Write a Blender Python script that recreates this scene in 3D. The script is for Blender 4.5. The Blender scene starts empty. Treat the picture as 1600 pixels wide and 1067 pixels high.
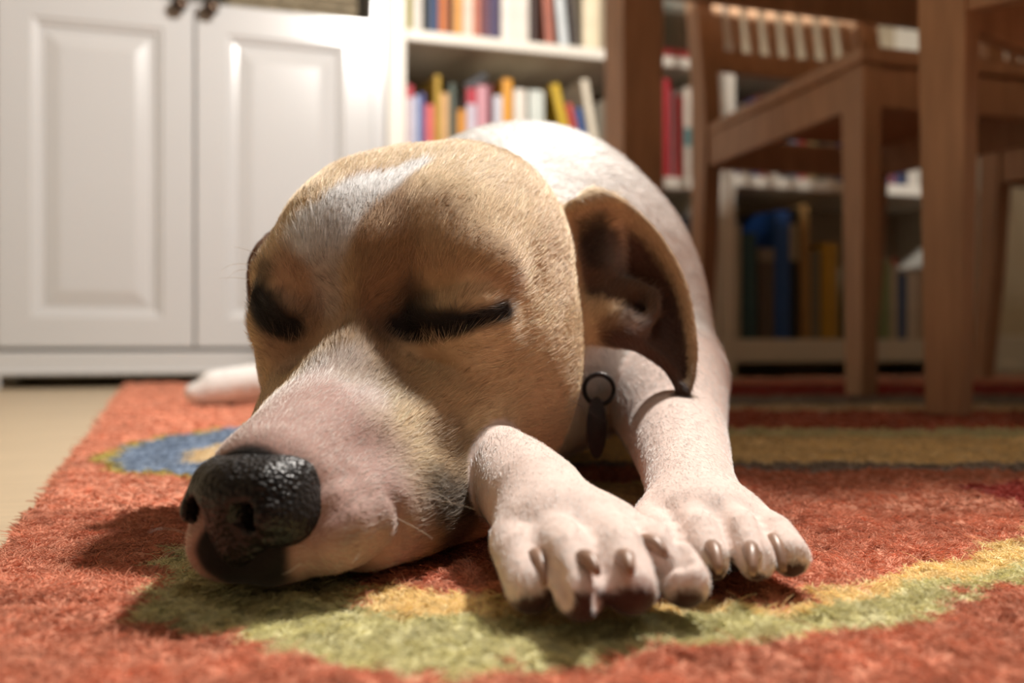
import bpy, math
import numpy as np
from mathutils import Vector, Matrix

# ------------------------------------------------------------------ camera, world, light, exposure
SC = bpy.context.scene
CAM_Z = 0.064          # lens height above the rug pile
FPX = 1600.0           # focal length in pixels of the 1600x1067 frame
HORIZON = 540.0
cam_data = bpy.data.cameras.new('camera')
cam_data.sensor_width = 36.0
cam_data.lens = 36.0 * FPX / 1600.0
cam_data.shift_y = (HORIZON - 533.5) / 1600.0
cam_data.clip_start = 0.01
cam_data.dof.use_dof = True
cam_data.dof.focus_distance = 0.335
cam_data.dof.aperture_fstop = 8.5
cam = bpy.data.objects.new('camera', cam_data)
SC.collection.objects.link(cam)
cam.location = (0, 0, CAM_Z)
cam.rotation_euler = (math.pi / 2, 0, 0)
SC.camera = cam

world = bpy.data.worlds.new('world'); SC.world = world
world.use_nodes = True
bg = world.node_tree.nodes['Background']
bg.inputs[0].default_value = (1.0, 0.95, 0.90, 1)
bg.inputs[1].default_value = 0.03

SC.view_settings.view_transform = 'Standard'
SC.view_settings.look = 'None'
SC.view_settings.exposure = 0.1
SC.view_settings.gamma = 1.0
SC.view_settings.use_curve_mapping = False
SC.cycles.max_bounces = 6; SC.cycles.diffuse_bounces = 3; SC.cycles.glossy_bounces = 2; SC.cycles.transmission_bounces = 2
SC.cycles.adaptive_threshold = 0.025; SC.cycles.caustics_reflective = False; SC.cycles.caustics_refractive = False

LAMP = Vector((0.40, 0.87, 1.17))
LAMP_W = 105.0
CEIL_W = 3.2

COL = SC.collection
rng = np.random.default_rng(7)

# ------------------------------------------------------------------ helpers
def srgb(r, g, b):
    def f(c):
        c /= 255.0
        return c / 12.92 if c <= 0.04045 else ((c + 0.055) / 1.055) ** 2.4
    return (f(r), f(g), f(b))

MATS = {}
def mat(name, color=None, rough=0.5, spec=0.5, noise=None, bump=None, attr=None, metal=0.0, emit=None, coat=0.0, sheen=0.0):
    """principled material with optional procedural colour noise and bump"""
    if name in MATS: return MATS[name]
    m = bpy.data.materials.new(name); m.use_nodes = True
    nt = m.node_tree; b = nt.nodes['Principled BSDF']
    b.inputs['Roughness'].default_value = rough
    b.inputs['Specular IOR Level'].default_value = spec
    b.inputs['Metallic'].default_value = metal
    b.inputs['Coat Weight'].default_value = coat
    b.inputs['Sheen Weight'].default_value = sheen
    tc = nt.nodes.new('ShaderNodeTexCoord')
    src = None
    if attr:
        at = nt.nodes.new('ShaderNodeAttribute'); at.attribute_name = attr
        src = at.outputs['Color']
    if noise:
        scale, amount, stretch = noise
        mp = nt.nodes.new('ShaderNodeMapping'); mp.inputs['Scale'].default_value = stretch
        nt.links.new(tc.outputs['Object'], mp.inputs['Vector'])
        nz = nt.nodes.new('ShaderNodeTexNoise'); nz.inputs['Scale'].default_value = scale
        nz.inputs['Detail'].default_value = 5
        nt.links.new(mp.outputs['Vector'], nz.inputs['Vector'])
        mr = nt.nodes.new('ShaderNodeMapRange')
        mr.inputs['From Min'].default_value = 0.3; mr.inputs['From Max'].default_value = 0.7
        mr.inputs['To Min'].default_value = 1 - amount; mr.inputs['To Max'].default_value = 1 + amount
        nt.links.new(nz.outputs['Fac'], mr.inputs['Value'])
        mx = nt.nodes.new('ShaderNodeMix'); mx.data_type = 'RGBA'; mx.blend_type = 'MULTIPLY'
        mx.inputs['Factor'].default_value = 1.0
        if src: nt.links.new(src, mx.inputs['A'])
        else: mx.inputs['A'].default_value = (*color, 1)
        nt.links.new(mr.outputs['Result'], mx.inputs['B'])
        src = mx.outputs['Result']
    if src: nt.links.new(src, b.inputs['Base Color'])
    elif color: b.inputs['Base Color'].default_value = (*color, 1)
    if bump:
        bscale, bstr, bdist, btype = bump
        if btype == 'voronoi':
            bn = nt.nodes.new('ShaderNodeTexVoronoi'); bn.feature = 'SMOOTH_F1'; out = bn.outputs['Distance']
        else:
            bn = nt.nodes.new('ShaderNodeTexNoise'); out = bn.outputs['Fac']; bn.inputs['Detail'].default_value = 4
        bn.inputs['Scale'].default_value = bscale
        nt.links.new(tc.outputs['Object'], bn.inputs['Vector'])
        bp = nt.nodes.new('ShaderNodeBump'); bp.inputs['Strength'].default_value = bstr
        bp.inputs['Distance'].default_value = bdist
        if btype == 'voronoi': bp.invert = True
        nt.links.new(out, bp.inputs['Height']); nt.links.new(bp.outputs['Normal'], b.inputs['Normal'])
    if emit:
        b.inputs['Emission Color'].default_value = (*emit[0], 1); b.inputs['Emission Strength'].default_value = emit[1]
    MATS[name] = m
    return m

def mesh_obj(name, verts, faces, m, parent=None, smooth=False):
    me = bpy.data.meshes.new(name)
    me.from_pydata([tuple(v) for v in verts], [], [tuple(f) for f in faces])
    if smooth: me.shade_smooth()
    if m: me.materials.append(m)
    o = bpy.data.objects.new(name, me); COL.objects.link(o)
    if parent: o.parent = parent
    return o

def tag(o, label=None, cat=None, group=None, kind=None):
    if label: o['label'] = label
    if cat: o['category'] = cat
    if group: o['group'] = group
    if kind: o['kind'] = kind
    return o

def empty(name, loc=(0, 0, 0), rz=0.0):
    o = bpy.data.objects.new(name, None); COL.objects.link(o)
    o.location = loc; o.rotation_euler = (0, 0, rz); o.empty_display_size = 0.05
    return o

class MB:
    """collects simple solids into one mesh"""
    def __init__(s): s.v = []; s.f = []
    def add(s, v, f):
        n = len(s.v); s.v += [tuple(p) for p in v]; s.f += [tuple(i + n for i in q) for q in f]; return s
    def box(s, x0, x1, y0, y1, z0, z1, c=0.0):
        """box with chamfered vertical and horizontal edges of size c"""
        if c <= 0:
            v = [(x0,y0,z0),(x1,y0,z0),(x1,y1,z0),(x0,y1,z0),(x0,y0,z1),(x1,y0,z1),(x1,y1,z1),(x0,y1,z1)]
            f = [(0,3,2,1),(4,5,6,7),(0,1,5,4),(1,2,6,5),(2,3,7,6),(3,0,4,7)]
            return s.add(v, f)
        rings = []
        def ring(z, i, k):
            return [(x0+i+k,y0+i,z),(x1-i-k,y0+i,z),(x1-i,y0+i+k,z),(x1-i,y1-i-k,z),(x1-i-k,y1-i,z),(x0+i+k,y1-i,z),(x0+i,y1-i-k,z),(x0+i,y0+i+k,z)]
        v = ring(z0, c, c*0.5) + ring(z0+c, 0, c) + ring(z1-c, 0, c) + ring(z1, c, c*0.5)
        f = [tuple(range(7,-1,-1)), tuple(range(24,32))]
        for r in range(3):
            for i in range(8):
                j = (i+1) % 8
                f.append((r*8+i, r*8+j, r*8+8+j, r*8+8+i))
        return s.add(v, f)
    def sweep(s, pts, sx, sy, axis_x=(1,0,0), axis_y=(0,1,0)):
        """rectangular bar through points, half sizes per point"""
        ax = np.array(axis_x, float); ay = np.array(axis_y, float)
        v = []
        for p, a, b in zip(pts, sx, sy):
            p = np.array(p, float)
            v += [p-ax*a-ay*b, p+ax*a-ay*b, p+ax*a+ay*b, p-ax*a+ay*b]
        f = [(3,2,1,0)]
        n = len(pts)
        for r in range(n-1):
            for i in range(4):
                j = (i+1) % 4
                f.append((r*4+i, r*4+j, r*4+4+j, r*4+4+i))
        f.append(tuple((n-1)*4+i for i in range(4)))
        return s.add(v, f)
    def lathe(s, prof, n=24, origin=(0,0,0), axis='z'):
        v = []; f = []
        for r, z in prof:
            for i in range(n):
                a = 2*math.pi*i/n
                p = (r*math.cos(a), r*math.sin(a), z)
                if axis == 'y': p = (p[0], z, p[1])
                v.append((p[0]+origin[0], p[1]+origin[1], p[2]+origin[2]))
        for k in range(len(prof)-1):
            for i in range(n):
                j = (i+1) % n
                q = (k*n+i, k*n+j, k*n+n+j, k*n+n+i)
                f.append(q if axis == 'z' else q[::-1])
        if prof[0][0] > 1e-6: f.append(tuple(range(n-1,-1,-1)) if axis == 'z' else tuple(range(n)))
        if prof[-1][0] > 1e-6:
            last = tuple(range((len(prof)-1)*n, len(prof)*n)); f.append(last if axis == 'z' else last[::-1])
        return s.add(v, f)
    def tube(s, pts, rad, n=8, closed=False):
        pts = [np.array(p, float) for p in pts]; N = len(pts); v = []; f = []
        rads = rad if hasattr(rad, '__len__') else [rad]*N
        for i, p in enumerate(pts):
            t = (pts[(i+1) % N] if (closed or i < N-1) else p) - (pts[i-1] if (closed or i > 0) else p)
            t /= np.linalg.norm(t) + 1e-12
            u = np.cross(t, (0,0,1.0));
            if np.linalg.norm(u) < 1e-3: u = np.cross(t, (0,1.0,0))
            u /= np.linalg.norm(u); w = np.cross(t, u)
            for k in range(n):
                a = 2*math.pi*k/n
                v.append(p + rads[i]*(u*math.cos(a)+w*math.sin(a)))
        for i in range(N if closed else N-1):
            for k in range(n):
                l = (k+1) % n; j = (i+1) % N
                f.append((i*n+k, i*n+l, j*n+l, j*n+k))
        if not closed:
            f.append(tuple(range(n-1,-1,-1))); f.append(tuple(range((N-1)*n, N*n)))
        return s.add(v, f)
    def build(s, name, m, parent=None, smooth=False):
        return mesh_obj(name, s.v, s.f, m, parent, smooth)

def P(x, y, Y):
    """point seen at photo pixel (x, y) that lies Y metres in front of the lens"""
    return np.array([(x-800)/FPX*Y, Y, CAM_Z-(y-HORIZON)/FPX*Y])

# wall frame: along the bookcases (E) and away from the viewer (NB)
W0 = np.array([-0.619, 1.98]); E = np.array([0.9443, 0.3291]); NB = np.array([-0.3291, 0.9443])
WRZ = math.atan2(E[1], E[0])
def wall_t(x):           # position along the furniture front for photo column x
    u = (x-800)/FPX
    return (u*W0[1]-W0[0])/(E[0]-u*E[1])
def wall_pt(t, d=0.0): return W0 + E*t + NB*d
def wall_z(x, y, d=0.0): # height on the furniture front at pixel (x, y)
    Y = wall_pt(wall_t(x), d)[1]
    return CAM_Z+(HORIZON-y)/FPX*Y

FLOOR_Z = -0.015
# ------------------------------------------------------------------ room
m_wall = mat('cream wall paint', srgb(226,214,188), 0.8, 0.2, noise=(3,0.04,(1,1,1)), bump=(180,0.15,0.001,'noise'))
m_ceil = mat('ceiling paint', srgb(236,232,224), 0.85, 0.2, noise=(2,0.03,(1,1,1)))
m_floor = mat('pale oak floor', srgb(188,168,138), 0.45, 0.4, noise=(9,0.12,(1,14,1)), bump=(60,0.1,0.001,'noise'))
m_white = mat('white lacquer', srgb(206,205,204), 0.21, 0.5, noise=(4,0.015,(1,1,1)))
m_shelf = mat('white shelf lacquer', srgb(232,226,214), 0.4, 0.4, noise=(4,0.02,(1,1,1)))
m_back = mat('bookcase back board', srgb(176,160,136), 0.6, 0.3, noise=(5,0.03,(1,1,1)))
m_wood = mat('brown stained wood', srgb(192,154,122), 0.5, 0.35, noise=(14,0.16,(6,6,0.7)), bump=(90,0.08,0.0006,'noise'))
m_knob = mat('bronze knob', srgb(74,58,46), 0.28, 0.6, metal=0.8, noise=(30,0.1,(1,1,1)))
m_dark = mat('dark gap', srgb(40,34,30), 0.8, 0.2, noise=(5,0.1,(1,1,1)))

room = dict(x0=-2.4, x1=3.0, y0=-2.2, zc=2.45)
def struct(name, o): tag(o, kind='structure'); return o
ROOM = empty('room_frame', (W0[0], W0[1], 0), WRZ); COL.objects.unlink(ROOM); bpy.data.objects.remove(ROOM)
def wall_box(name, t0, t1, d0, d1, z0, z1, m, c=0.0, rot=True):
    o = MB().box(t0, t1, d0, d1, z0, z1, c).build(name, m)
    o.location = (W0[0], W0[1], 0); o.rotation_euler = (0, 0, WRZ)
    return o
WD = 0.33     # depth of the furniture: the wall face stands this far behind the fronts
struct('floor', wall_box('floor', -2.2, 3.6, -4.4, WD+0.1, FLOOR_Z-0.1, FLOOR_Z, m_floor))
tag(wall_box('wall_back', -2.2, 3.6, WD, WD+0.1, FLOOR_Z, 2.45, m_wall), kind='structure')
tag(wall_box('wall_left', -2.3, -2.2, -4.4, WD+0.1, FLOOR_Z, 2.45, m_wall), kind='structure')
tag(wall_box('wall_right', 3.6, 3.7, -4.4, WD+0.1, FLOOR_Z, 2.45, m_wall), kind='structure')
tag(wall_box('ceiling', -2.3, 3.7, -4.4, WD+0.1, 2.45, 2.55, m_ceil), kind='structure')
bb = MB(); bb.box(2.0, 3.598, WD-0.014, WD-0.001, FLOOR_Z+0.001, FLOOR_Z+0.11, 0.003); bb.box(2.0, 3.598, WD-0.019, WD-0.001, FLOOR_Z+0.001, FLOOR_Z+0.03, 0.003)
o = bb.build('baseboard_back', m_shelf); o.location = (W0[0], W0[1], 0); o.rotation_euler = (0,0,WRZ); tag(o, kind='structure')

# unseen ceiling lamp added as fill light (behind the viewer) : frosted flush dish
CL = wall_pt(0.1, -2.3)
cl = empty('added_ceiling_fill', (CL[0], CL[1], 2.45))
tag(cl, 'unseen round ceiling lamp added for fill light behind the viewpoint', 'lamp')
MB().lathe([(0.0,-0.0),(0.19,-0.001),(0.19,-0.02),(0.17,-0.025)], 32).build('fill_mount', m_white, cl)
m_glow = mat('fill lamp glass', (1,0.9,0.75), 0.4, emit=((1.0,0.90,0.78), 1.2), noise=(8,0.02,(1,1,1)))
MB().lathe([(0.17,-0.02),(0.165,-0.05),(0.13,-0.08),(0.06,-0.097),(0.0,-0.1)], 32).build('fill_dish', m_glow, cl, True)
ld = bpy.data.lights.new('added ceiling fill light', 'AREA'); ld.shape = 'DISK'; ld.size = 0.36
ld.energy = CEIL_W; ld.color = (1.0, 0.94, 0.87)
lo = bpy.data.objects.new('added_ceiling_fill_light', ld); COL.objects.link(lo); lo.parent = cl; lo.location = (0,0,-0.115)

# pendant lamp over the table: the key light
pl = empty('pendant_lamp', (LAMP.x, LAMP.y, LAMP.z))
tag(pl, 'pendant lamp with a shallow metal shade hanging over the table', 'lamp')
m_metal = mat('brushed grey metal', srgb(150,148,144), 0.35, 0.5, metal=0.9, noise=(40,0.05,(1,1,8)))
MB().tube([(0,0,0.14),(0,0,2.45-LAMP.z-0.02)], 0.003).build('cord', m_dark, pl)
MB().lathe([(0.0,0),(0.045,-0.001),(0.045,-0.02),(0.0,-0.021)], 24, (0,0,2.45-LAMP.z)).build('ceiling_rose', m_metal, pl)
MB().lathe([(0.018,0.15),(0.03,0.142),(0.07,0.12),(0.12,0.075),(0.155,0.015),(0.160,-0.004),(0.158,-0.004),(0.152,0.014),(0.117,0.072),(0.068,0.116),(0.027,0.138),(0.016,0.144)], 40).build('shade', m_metal, pl, True)
MB().lathe([(0.0,0.135),(0.017,0.134),(0.017,0.085),(0.012,0.08),(0,0.079)], 20).build('socket', m_white, pl, True)
m_bulb = mat('lit bulb', (1,0.9,0.8), 0.3, emit=((1.0,0.90,0.78), 60.0), noise=(8,0.01,(1,1,1)))
MB().lathe([(0.010,0.082),(0.014,0.072),(0.026,0.056),(0.031,0.04),(0.027,0.024),(0.015,0.013),(0,0.010)], 24).build('bulb', m_bulb, pl, True)
ld = bpy.data.lights.new('pendant lamp light', 'POINT'); ld.energy = LAMP_W; ld.color = (1.0, 0.95, 0.885); ld.shadow_soft_size = 0.045
lo = bpy.data.objects.new('pendant_lamp_light', ld); COL.objects.link(lo); lo.parent = pl; lo.location = (0,0,-0.025)

# ------------------------------------------------------------------ cabinet with two panel doors
def wall_thing(name, t, d=0.0, z=0.0):
    p = wall_pt(t, d); return empty(name, (p[0], p[1], z), WRZ)
def panel_door(name, w, h, parent, x, z):
    # nested rectangles: stile, moulding, groove, raised panel ; front is -y
    prof = [(0.0,0.020),(0.0,0.002),(0.002,0.0),(0.056,0.0),(0.060,0.0035),(0.066,0.005),(0.070,0.011),(0.078,0.012),(0.082,0.010),(0.104,0.003),(0.108,0.0025)]
    v = []; f = []
    for i, d in prof:
        v += [(i,d,i),(w-i,d,i),(w-i,d,h-i),(i,d,h-i)]
    for k in range(len(prof)-1):
        for i in range(4):
            j = (i+1) % 4; f.append((k*4+i, k*4+j, k*4+4+j, k*4+4+i))
    n = len(prof)*4; f.append((n-4,n-3,n-2,n-1)); f.append((3,2,1,0))
    o = mesh_obj(name, v, f, m_white, parent); o.location = (x, -0.02, z); return o
cab = wall_thing('cabinet', 0.0, 0.0, FLOOR_Z)
tag(cab, 'white cabinet with two panelled doors and dark round knobs', 'cabinet')
zf = -FLOOR_Z
body = MB()
CX0, CX1 = -0.372, 0.381
body.box(CX0, CX0+0.03, 0.0, WD-0.004, 0.03, 2.0, 0.002)
body.box(CX1-0.03, CX1, 0.0, WD-0.004, 0.03, 2.0, 0.002)
body.box(CX0+0.03, CX1-0.03, WD-0.012, WD-0.004, 0.03, 2.0)
body.box(CX0+0.03, CX1-0.03, 0.01, WD-0.012, 0.07, 0.09)
body.box(CX0+0.03, CX1-0.03, 0.004, WD-0.012, zf+0.703, zf+0.723, 0.002)
body.box(CX0, CX1, -0.012, WD-0.004, 1.98, 2.0, 0.002)
body.box(-0.008, 0.018, 0.004, 0.03, 0.03, zf+0.73)
body.build('carcass', m_white, cab)
pb = MB(); pb.box(CX0-0.002, CX1, -0.024, 0.03, 0.024, 0.068, 0.003); pb.box(CX0-0.002, CX1, -0.030, 0.03, 0.024, 0.034, 0.003)
pb.build('plinth', m_white, cab)
for fx in (CX0, CX1-0.04):
    for fy in (-0.028, WD-0.05):
        MB().box(fx, fx+0.04, fy, fy+0.04, 0.0, 0.026, 0.002).build('foot', m_white, cab)
DZ = zf+0.060
for k, (x0, x1) in enumerate(((-0.338, 0.003), (0.007, 0.348))):
    d = panel_door('door', x1-x0, 0.663, cab, x0, DZ)
    kx = wall_t(280 if k == 0 else 328) - x0
    kz = wall_z(280 if k == 0 else 328, 17 if k == 0 else 22) + zf - DZ
    kb = MB().lathe([(0.006,0.002),(0.006,-0.012),(0.012,-0.016),(0.0155,-0.022),(0.0135,-0.029),(0.006,-0.032),(0,-0.0325)], 20, axis='y').build('knob', m_knob, d, True)
    kb.location = (kx, 0, kz)
# woven basket in the open niche above the right door
bk = wall_thing('woven_basket', 0.195, 0.10, 0.7237)
tag(bk, 'grey woven basket in the niche above the right cabinet door', 'basket')
m_wick = mat('grey seagrass', srgb(142,130,108), 0.8, 0.2, noise=(60,0.35,(1,1,3)), bump=(150,0.3,0.001,'noise'))
MB().box(-0.118, 0.118, -0.075, 0.1, 0.0, 0.19, 0.004).build('basket_core', m_dark, bk)
for r in range(13):
    z = 0.008+r*0.0148; pts = []
    n = 96
    for i in range(n):
        q = i/n*4; s = int(q); w = q-s
        cs = [(-0.125,-0.082),(0.125,-0.082),(0.125,0.107),(-0.125,0.107)]
        a = np.array(cs[s]); b = np.array(cs[(s+1) % 4]); p = a+(b-a)*w
        nrm = [(0,-1),(1,0),(0,1),(-1,0)][s]
        off = 0.003*math.sin(i*math.pi/2*1.0+r*math.pi)
        pts.append((p[0]+nrm[0]*off, p[1]+nrm[1]*off, z))
    MB().tube(pts, 0.0075, 6, True).build('woven_strand', m_wick, bk, True)

# ------------------------------------------------------------------ bookcases
BC = [(0.384, 1.163), (1.166, 1.962)]
SH = [[(0.079,0.055), (0.447,0.027), (0.722,0.024), (1.03,0.024), (1.35,0.024)], [(0.079,0.055), (0.462,0.027), (0.722,0.024), (1.03,0.024), (1.35,0.024)]]
bc_labels = ['white bookcase standing against the two-door cabinet, filled with small paperbacks', 'white bookcase seen through the chair legs with large books at the bottom']
for k in range(2):
    x0, x1 = BC[k]; w = x1-x0
    bcx = wall_thing('bookcase', x0, 0.0, FLOOR_Z); tag(bcx, bc_labels[k], 'bookcase', 'white bookcases along the back wall')
    TW = 0.040
    MB().box(0, TW, 0, WD-0.004, 0.0, 1.7, 0.003).build('side_panel', m_shelf, bcx)
    MB().box(w-TW, w, 0, WD-0.004, 0.0, 1.7, 0.003).build('side_panel', m_shelf, bcx)
    MB().box(TW, w-TW, WD-0.010, WD-0.004, 0.02, 1.7).build('back_panel', m_back, bcx)
    MB().box(0, w, -0.006, WD-0.004, 1.7, 1.725, 0.003).build('top_board', m_shelf, bcx)
    for z, th in SH[k]:
        sb = MB().box(TW, w-TW, 0.004, WD-0.010, z+zf-th, z+zf, 0.003)
        sb.build('shelf_board', m_shelf, bcx)

BOOKN = [0]
def book(x0, x1, ytop, shelf, colour, label, lean=0.0, y_ref=None, band=None, depth=0.17, rec=0.022, height=None):
    """book whose spine covers photo columns x0..x1 at the shelf; lean in degrees (top to the left positive)"""
    bi, si = shelf
    t0, t1 = wall_t(x0), wall_t(x1)
    zb = SH[bi][si][0]
    xc = (x0+x1)/2
    h = (wall_z(xc, ytop, rec)-zb) if height is None else height
    w = max(t1-t0-0.0008, 0.006)*(wall_pt(t0,rec)[1]/wall_pt(t0)[1])
    t0 = max(t0, BC[bi][0]+0.0415)
    root = wall_thing('book', t0+w/2, rec, zb)
    root.rotation_euler = (0, 0, WRZ)
    h /= math.cos(math.radians(lean)) if lean else 1.0
    R = Matrix.Rotation(WRZ, 4, 'Z') @ Matrix.Rotation(math.radians(-lean), 4, 'Y')
    root.rotation_euler = R.to_euler()
    root.location.z = zb + abs(math.sin(math.radians(lean)))*w/2 + 0.0004
    key = tuple(colour)
    m = mat('book cover %d %d %d' % key, srgb(*colour), 0.5, 0.35, noise=(25,0.08,(1,1,1)))
    c = 0.0018
    mb = MB()
    mb.box(-w/2, -w/2+c, 0, depth, 0, h); mb.box(w/2-c, w/2, 0, depth, 0, h)
    # rounded spine
    n = 7; v = []; f = []
    for i in range(n):
        a = math.pi*(i/(n-1)); xx = -math.cos(a)*w/2; yy = -math.sin(a)*min(0.003, w*0.2)
        v += [(xx, yy, 0), (xx, yy, h)]
    for i in range(n-1): f.append((2*i, 2*i+2, 2*i+3, 2*i+1))
    v += [(w/2, c, 0), (w/2, c, h), (-w/2, c, 0), (-w/2, c, h)]
    f += [(2*n-2, 2*n, 2*n+1, 2*n-1), (2*n, 2*n+2, 2*n+3, 2*n+1), (2*n+2, 0, 1, 2*n+3)]
    f += [tuple([2*i for i in range(n)][::-1]+[2*n+2, 2*n]), tuple([2*i+1 for i in range(n)]+[2*n+1, 2*n+3])]
    mb.add(v, f)
    mb.build('cover', m, root)
    pg = mat('book pages', srgb(226,214,190), 0.8, 0.2, noise=(300,0.06,(1,0.02,0.02)))
    MB().box(-w/2+c, w/2-c, c, depth-0.004, 0.003, h-0.003).build('pages', pg, root)
    if band:
        bcx, z0, z1 = band
        mm = mat('book cover %d %d %d' % tuple(bcx), srgb(*bcx), 0.5, 0.35, noise=(25,0.08,(1,1,1)))
        v = []; f = []
        for i in range(n):
            a = math.pi*(i/(n-1)); xx = -math.cos(a)*(w/2+0.0003); yy = -math.sin(a)*(min(0.003, w*0.2)+0.0004)
            v += [(xx, yy, z0*h), (xx, yy, z1*h)]
        for i in range(n-1): f.append((2*i, 2*i+2, 2*i+3, 2*i+1))
        mesh_obj('spine_label', v, f, mm, root)
    tag(root, label, 'book', {(0,1):'paperbacks on the middle shelf', (0,2):'books on the upper shelf', (0,0):'books on the lower shelf', (1,0):'large books on the bottom shelf', (1,1):'books above the bottom shelf'}[shelf])
    return root

ORD = ['first','second','third','fourth','fifth','sixth','seventh','eighth','ninth','tenth','eleventh','twelfth','thirteenth','fourteenth','fifteenth','sixteenth','seventeenth','eighteenth','nineteenth','twentieth']
def row(shelf, items, where):
    for i, it in enumerate(items):
        x0, x1, yt, c, cname = it[:5]; kw = it[5] if len(it) > 5 else {}
        book(x0, x1, yt, shelf, c, '%s book, %s from the left %s' % (cname, ORD[i], where), **kw)
row((0,1), [
    (639,650,134,(214,200,206),'lilac white',{'band':((196,72,84),0.84,1.0)}),
    (650,660,150,(176,186,214),'pale blue'),
    (660,668,146,(74,84,146),'dark blue'),
    (668,683,164,(214,104,100),'coral red'),
    (683,693,118,(186,150,50),'mustard yellow'),
    (693,706,146,(214,170,118),'peach'),
    (706,717,131,(84,94,84),'dark green'),
    (719,733,172,(214,146,56),'short orange'),
    (734,749,139,(206,196,210),'white spined red-topped',{'band':((186,54,70),0.80,1.0)}),
    (750,767,134,(206,150,160),'rose pink'),
    (767,775,132,(104,42,54),'maroon'),
    (776,790,150,(206,206,216),'bluish white'),
    (790,806,124,(222,156,50),'tall orange'),
    (808,828,140,(226,218,206),'cream white'),
    (832,856,142,(206,212,204),'pale green'),
    (897,910,136,(206,172,46),'leaning yellow',{'lean':14}),
    (912,922,165,(196,84,72),'leaning red',{'lean':13}),
    (924,934,172,(70,96,150),'leaning blue',{'lean':12}),
    (937,949,128,(216,206,186),'tall cream',{'lean':10}),
    (951,964,155,(210,202,186),'off-white'),
], 'on the middle shelf beside the cabinet')
row((0,1), [
    (1031,1043,136,(198,92,122),'pink'),
    (1043,1054,124,(186,40,52),'bright red'),
    (1055,1063,140,(140,96,96),'mauve brown'),
    (1063,1074,150,(186,44,42),'crimson'),
    (1076,1088,138,(222,210,196),'cream teal-banded',{'band':((104,146,146),0.36,0.56)}),
    (1089,1097,150,(120,84,62),'brown'),
], 'between the table leg and the rear chair leg')
row((0,2), [
    (640,647,-60,(176,168,84),'olive green'),
    (648,664,-50,(222,216,206),'white'),
    (665,676,-40,(44,50,54),'black'),
    (676,689,-55,(56,78,116),'navy blue'),
    (690,703,-62,(200,116,62),'orange'),
    (703,712,-45,(104,62,38),'dark brown'),
    (713,727,-52,(222,160,84),'amber'),
    (728,744,-60,(222,210,192),'cream'),
    (744,755,-66,(196,120,96),'terracotta'),
    (756,769,-44,(110,66,76),'wine red'),
    (769,786,-58,(66,52,88),'dark purple'),
    (788,810,-64,(228,222,212),'thick white'),
    (810,832,-60,(224,216,206),'wide off-white'),
    (834,846,-50,(58,40,34),'black-brown'),
    (858,873,-58,(164,96,76),'rust brown',{'lean':4}),
    (881,895,-54,(204,210,212),'leaning pale blue',{'lean':6}),
    (901,911,-46,(74,64,58),'leaning charcoal',{'lean':6}),
    (917,943,-66,(226,212,182),'broad ivory'),
], 'on the upper shelf')
row((0,2), [
    (1034,1060,-10,(118,118,108),'grey'),
    (1060,1082,-16,(128,122,110),'grey-brown'),
    (1084,1100,-30,(206,196,176),'beige'),
], 'of those on the upper shelf beside the table leg')
row((0,0), [
    (1010,1026,330,(150,120,90),'tan'),
    (1028,1044,322,(120,110,100),'grey-brown'),
    (1045,1058,322,(206,196,176),'cream'),
    (1060,1070,345,(116,110,120),'slate grey'),
    (1071,1086,338,(92,100,124),'blue-grey'),
], 'on the lowest shelf behind the sleeping dog')
row((1,0), [
    (1150,1165,350,(186,180,164),'grey-white'),
    (1168,1190,364,(56,86,92),'teal'),
    (1194,1218,388,(92,82,74),'grey-brown',{'band':((136,128,118),0.86,1.0)}),
    (1219,1243,330,(44,84,150),'tall blue'),
    (1243,1256,326,(26,26,28),'tall black',{'band':((160,150,128),0.60,0.88)}),
    (1262,1276,320,(166,130,78),'tall tan',{'lean':1}),
    (1277,1291,392,(124,120,100),'olive grey'),
    (1293,1318,380,(190,150,52),'mustard yellow'),
], 'on the bottom shelf beside the rear chair leg')
row((1,0), [
    (1391,1401,408,(150,166,124),'pale green'),
    (1402,1412,404,(206,196,176),'cream',{'band':((190,90,80),0.92,1.0)}),
    (1413,1426,428,(70,98,146),'blue'),
    (1427,1444,424,(216,206,192),'white'),
    (1445,1460,418,(190,170,150),'beige'),
], 'on the bottom shelf between front chair legs')
cols = [((96,90,120),'violet'),((206,196,180),'cream'),((64,76,120),'indigo'),((150,80,70),'brick red'),((214,206,194),'white'),((60,60,66),'black'),((120,140,160),'steel blue'),((176,70,66),'red'),((206,190,140),'straw'),((90,100,90),'moss green'),((190,180,170),'grey'),((60,84,130),'blue')]
xs = np.linspace(1150, 1330, 13)
row((1,1), [(xs[i]+0.3, xs[i+1]-0.3, 172-8*((i*5) % 4), cols[i][0], cols[i][1]) for i in range(12)], 'on the shelf just below the chair seat')
row((1,1), [
    (1390,1400,160,(136,130,160),'lilac'),
    (1400,1408,150,(130,60,66),'dark red'),
    (1408,1416,156,(70,76,110),'slate blue'),
    (1416,1428,150,(44,52,80),'navy'),
    (1429,1444,160,(214,206,194),'white'),
], 'on the middle shelf between the front chair legs')
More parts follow.
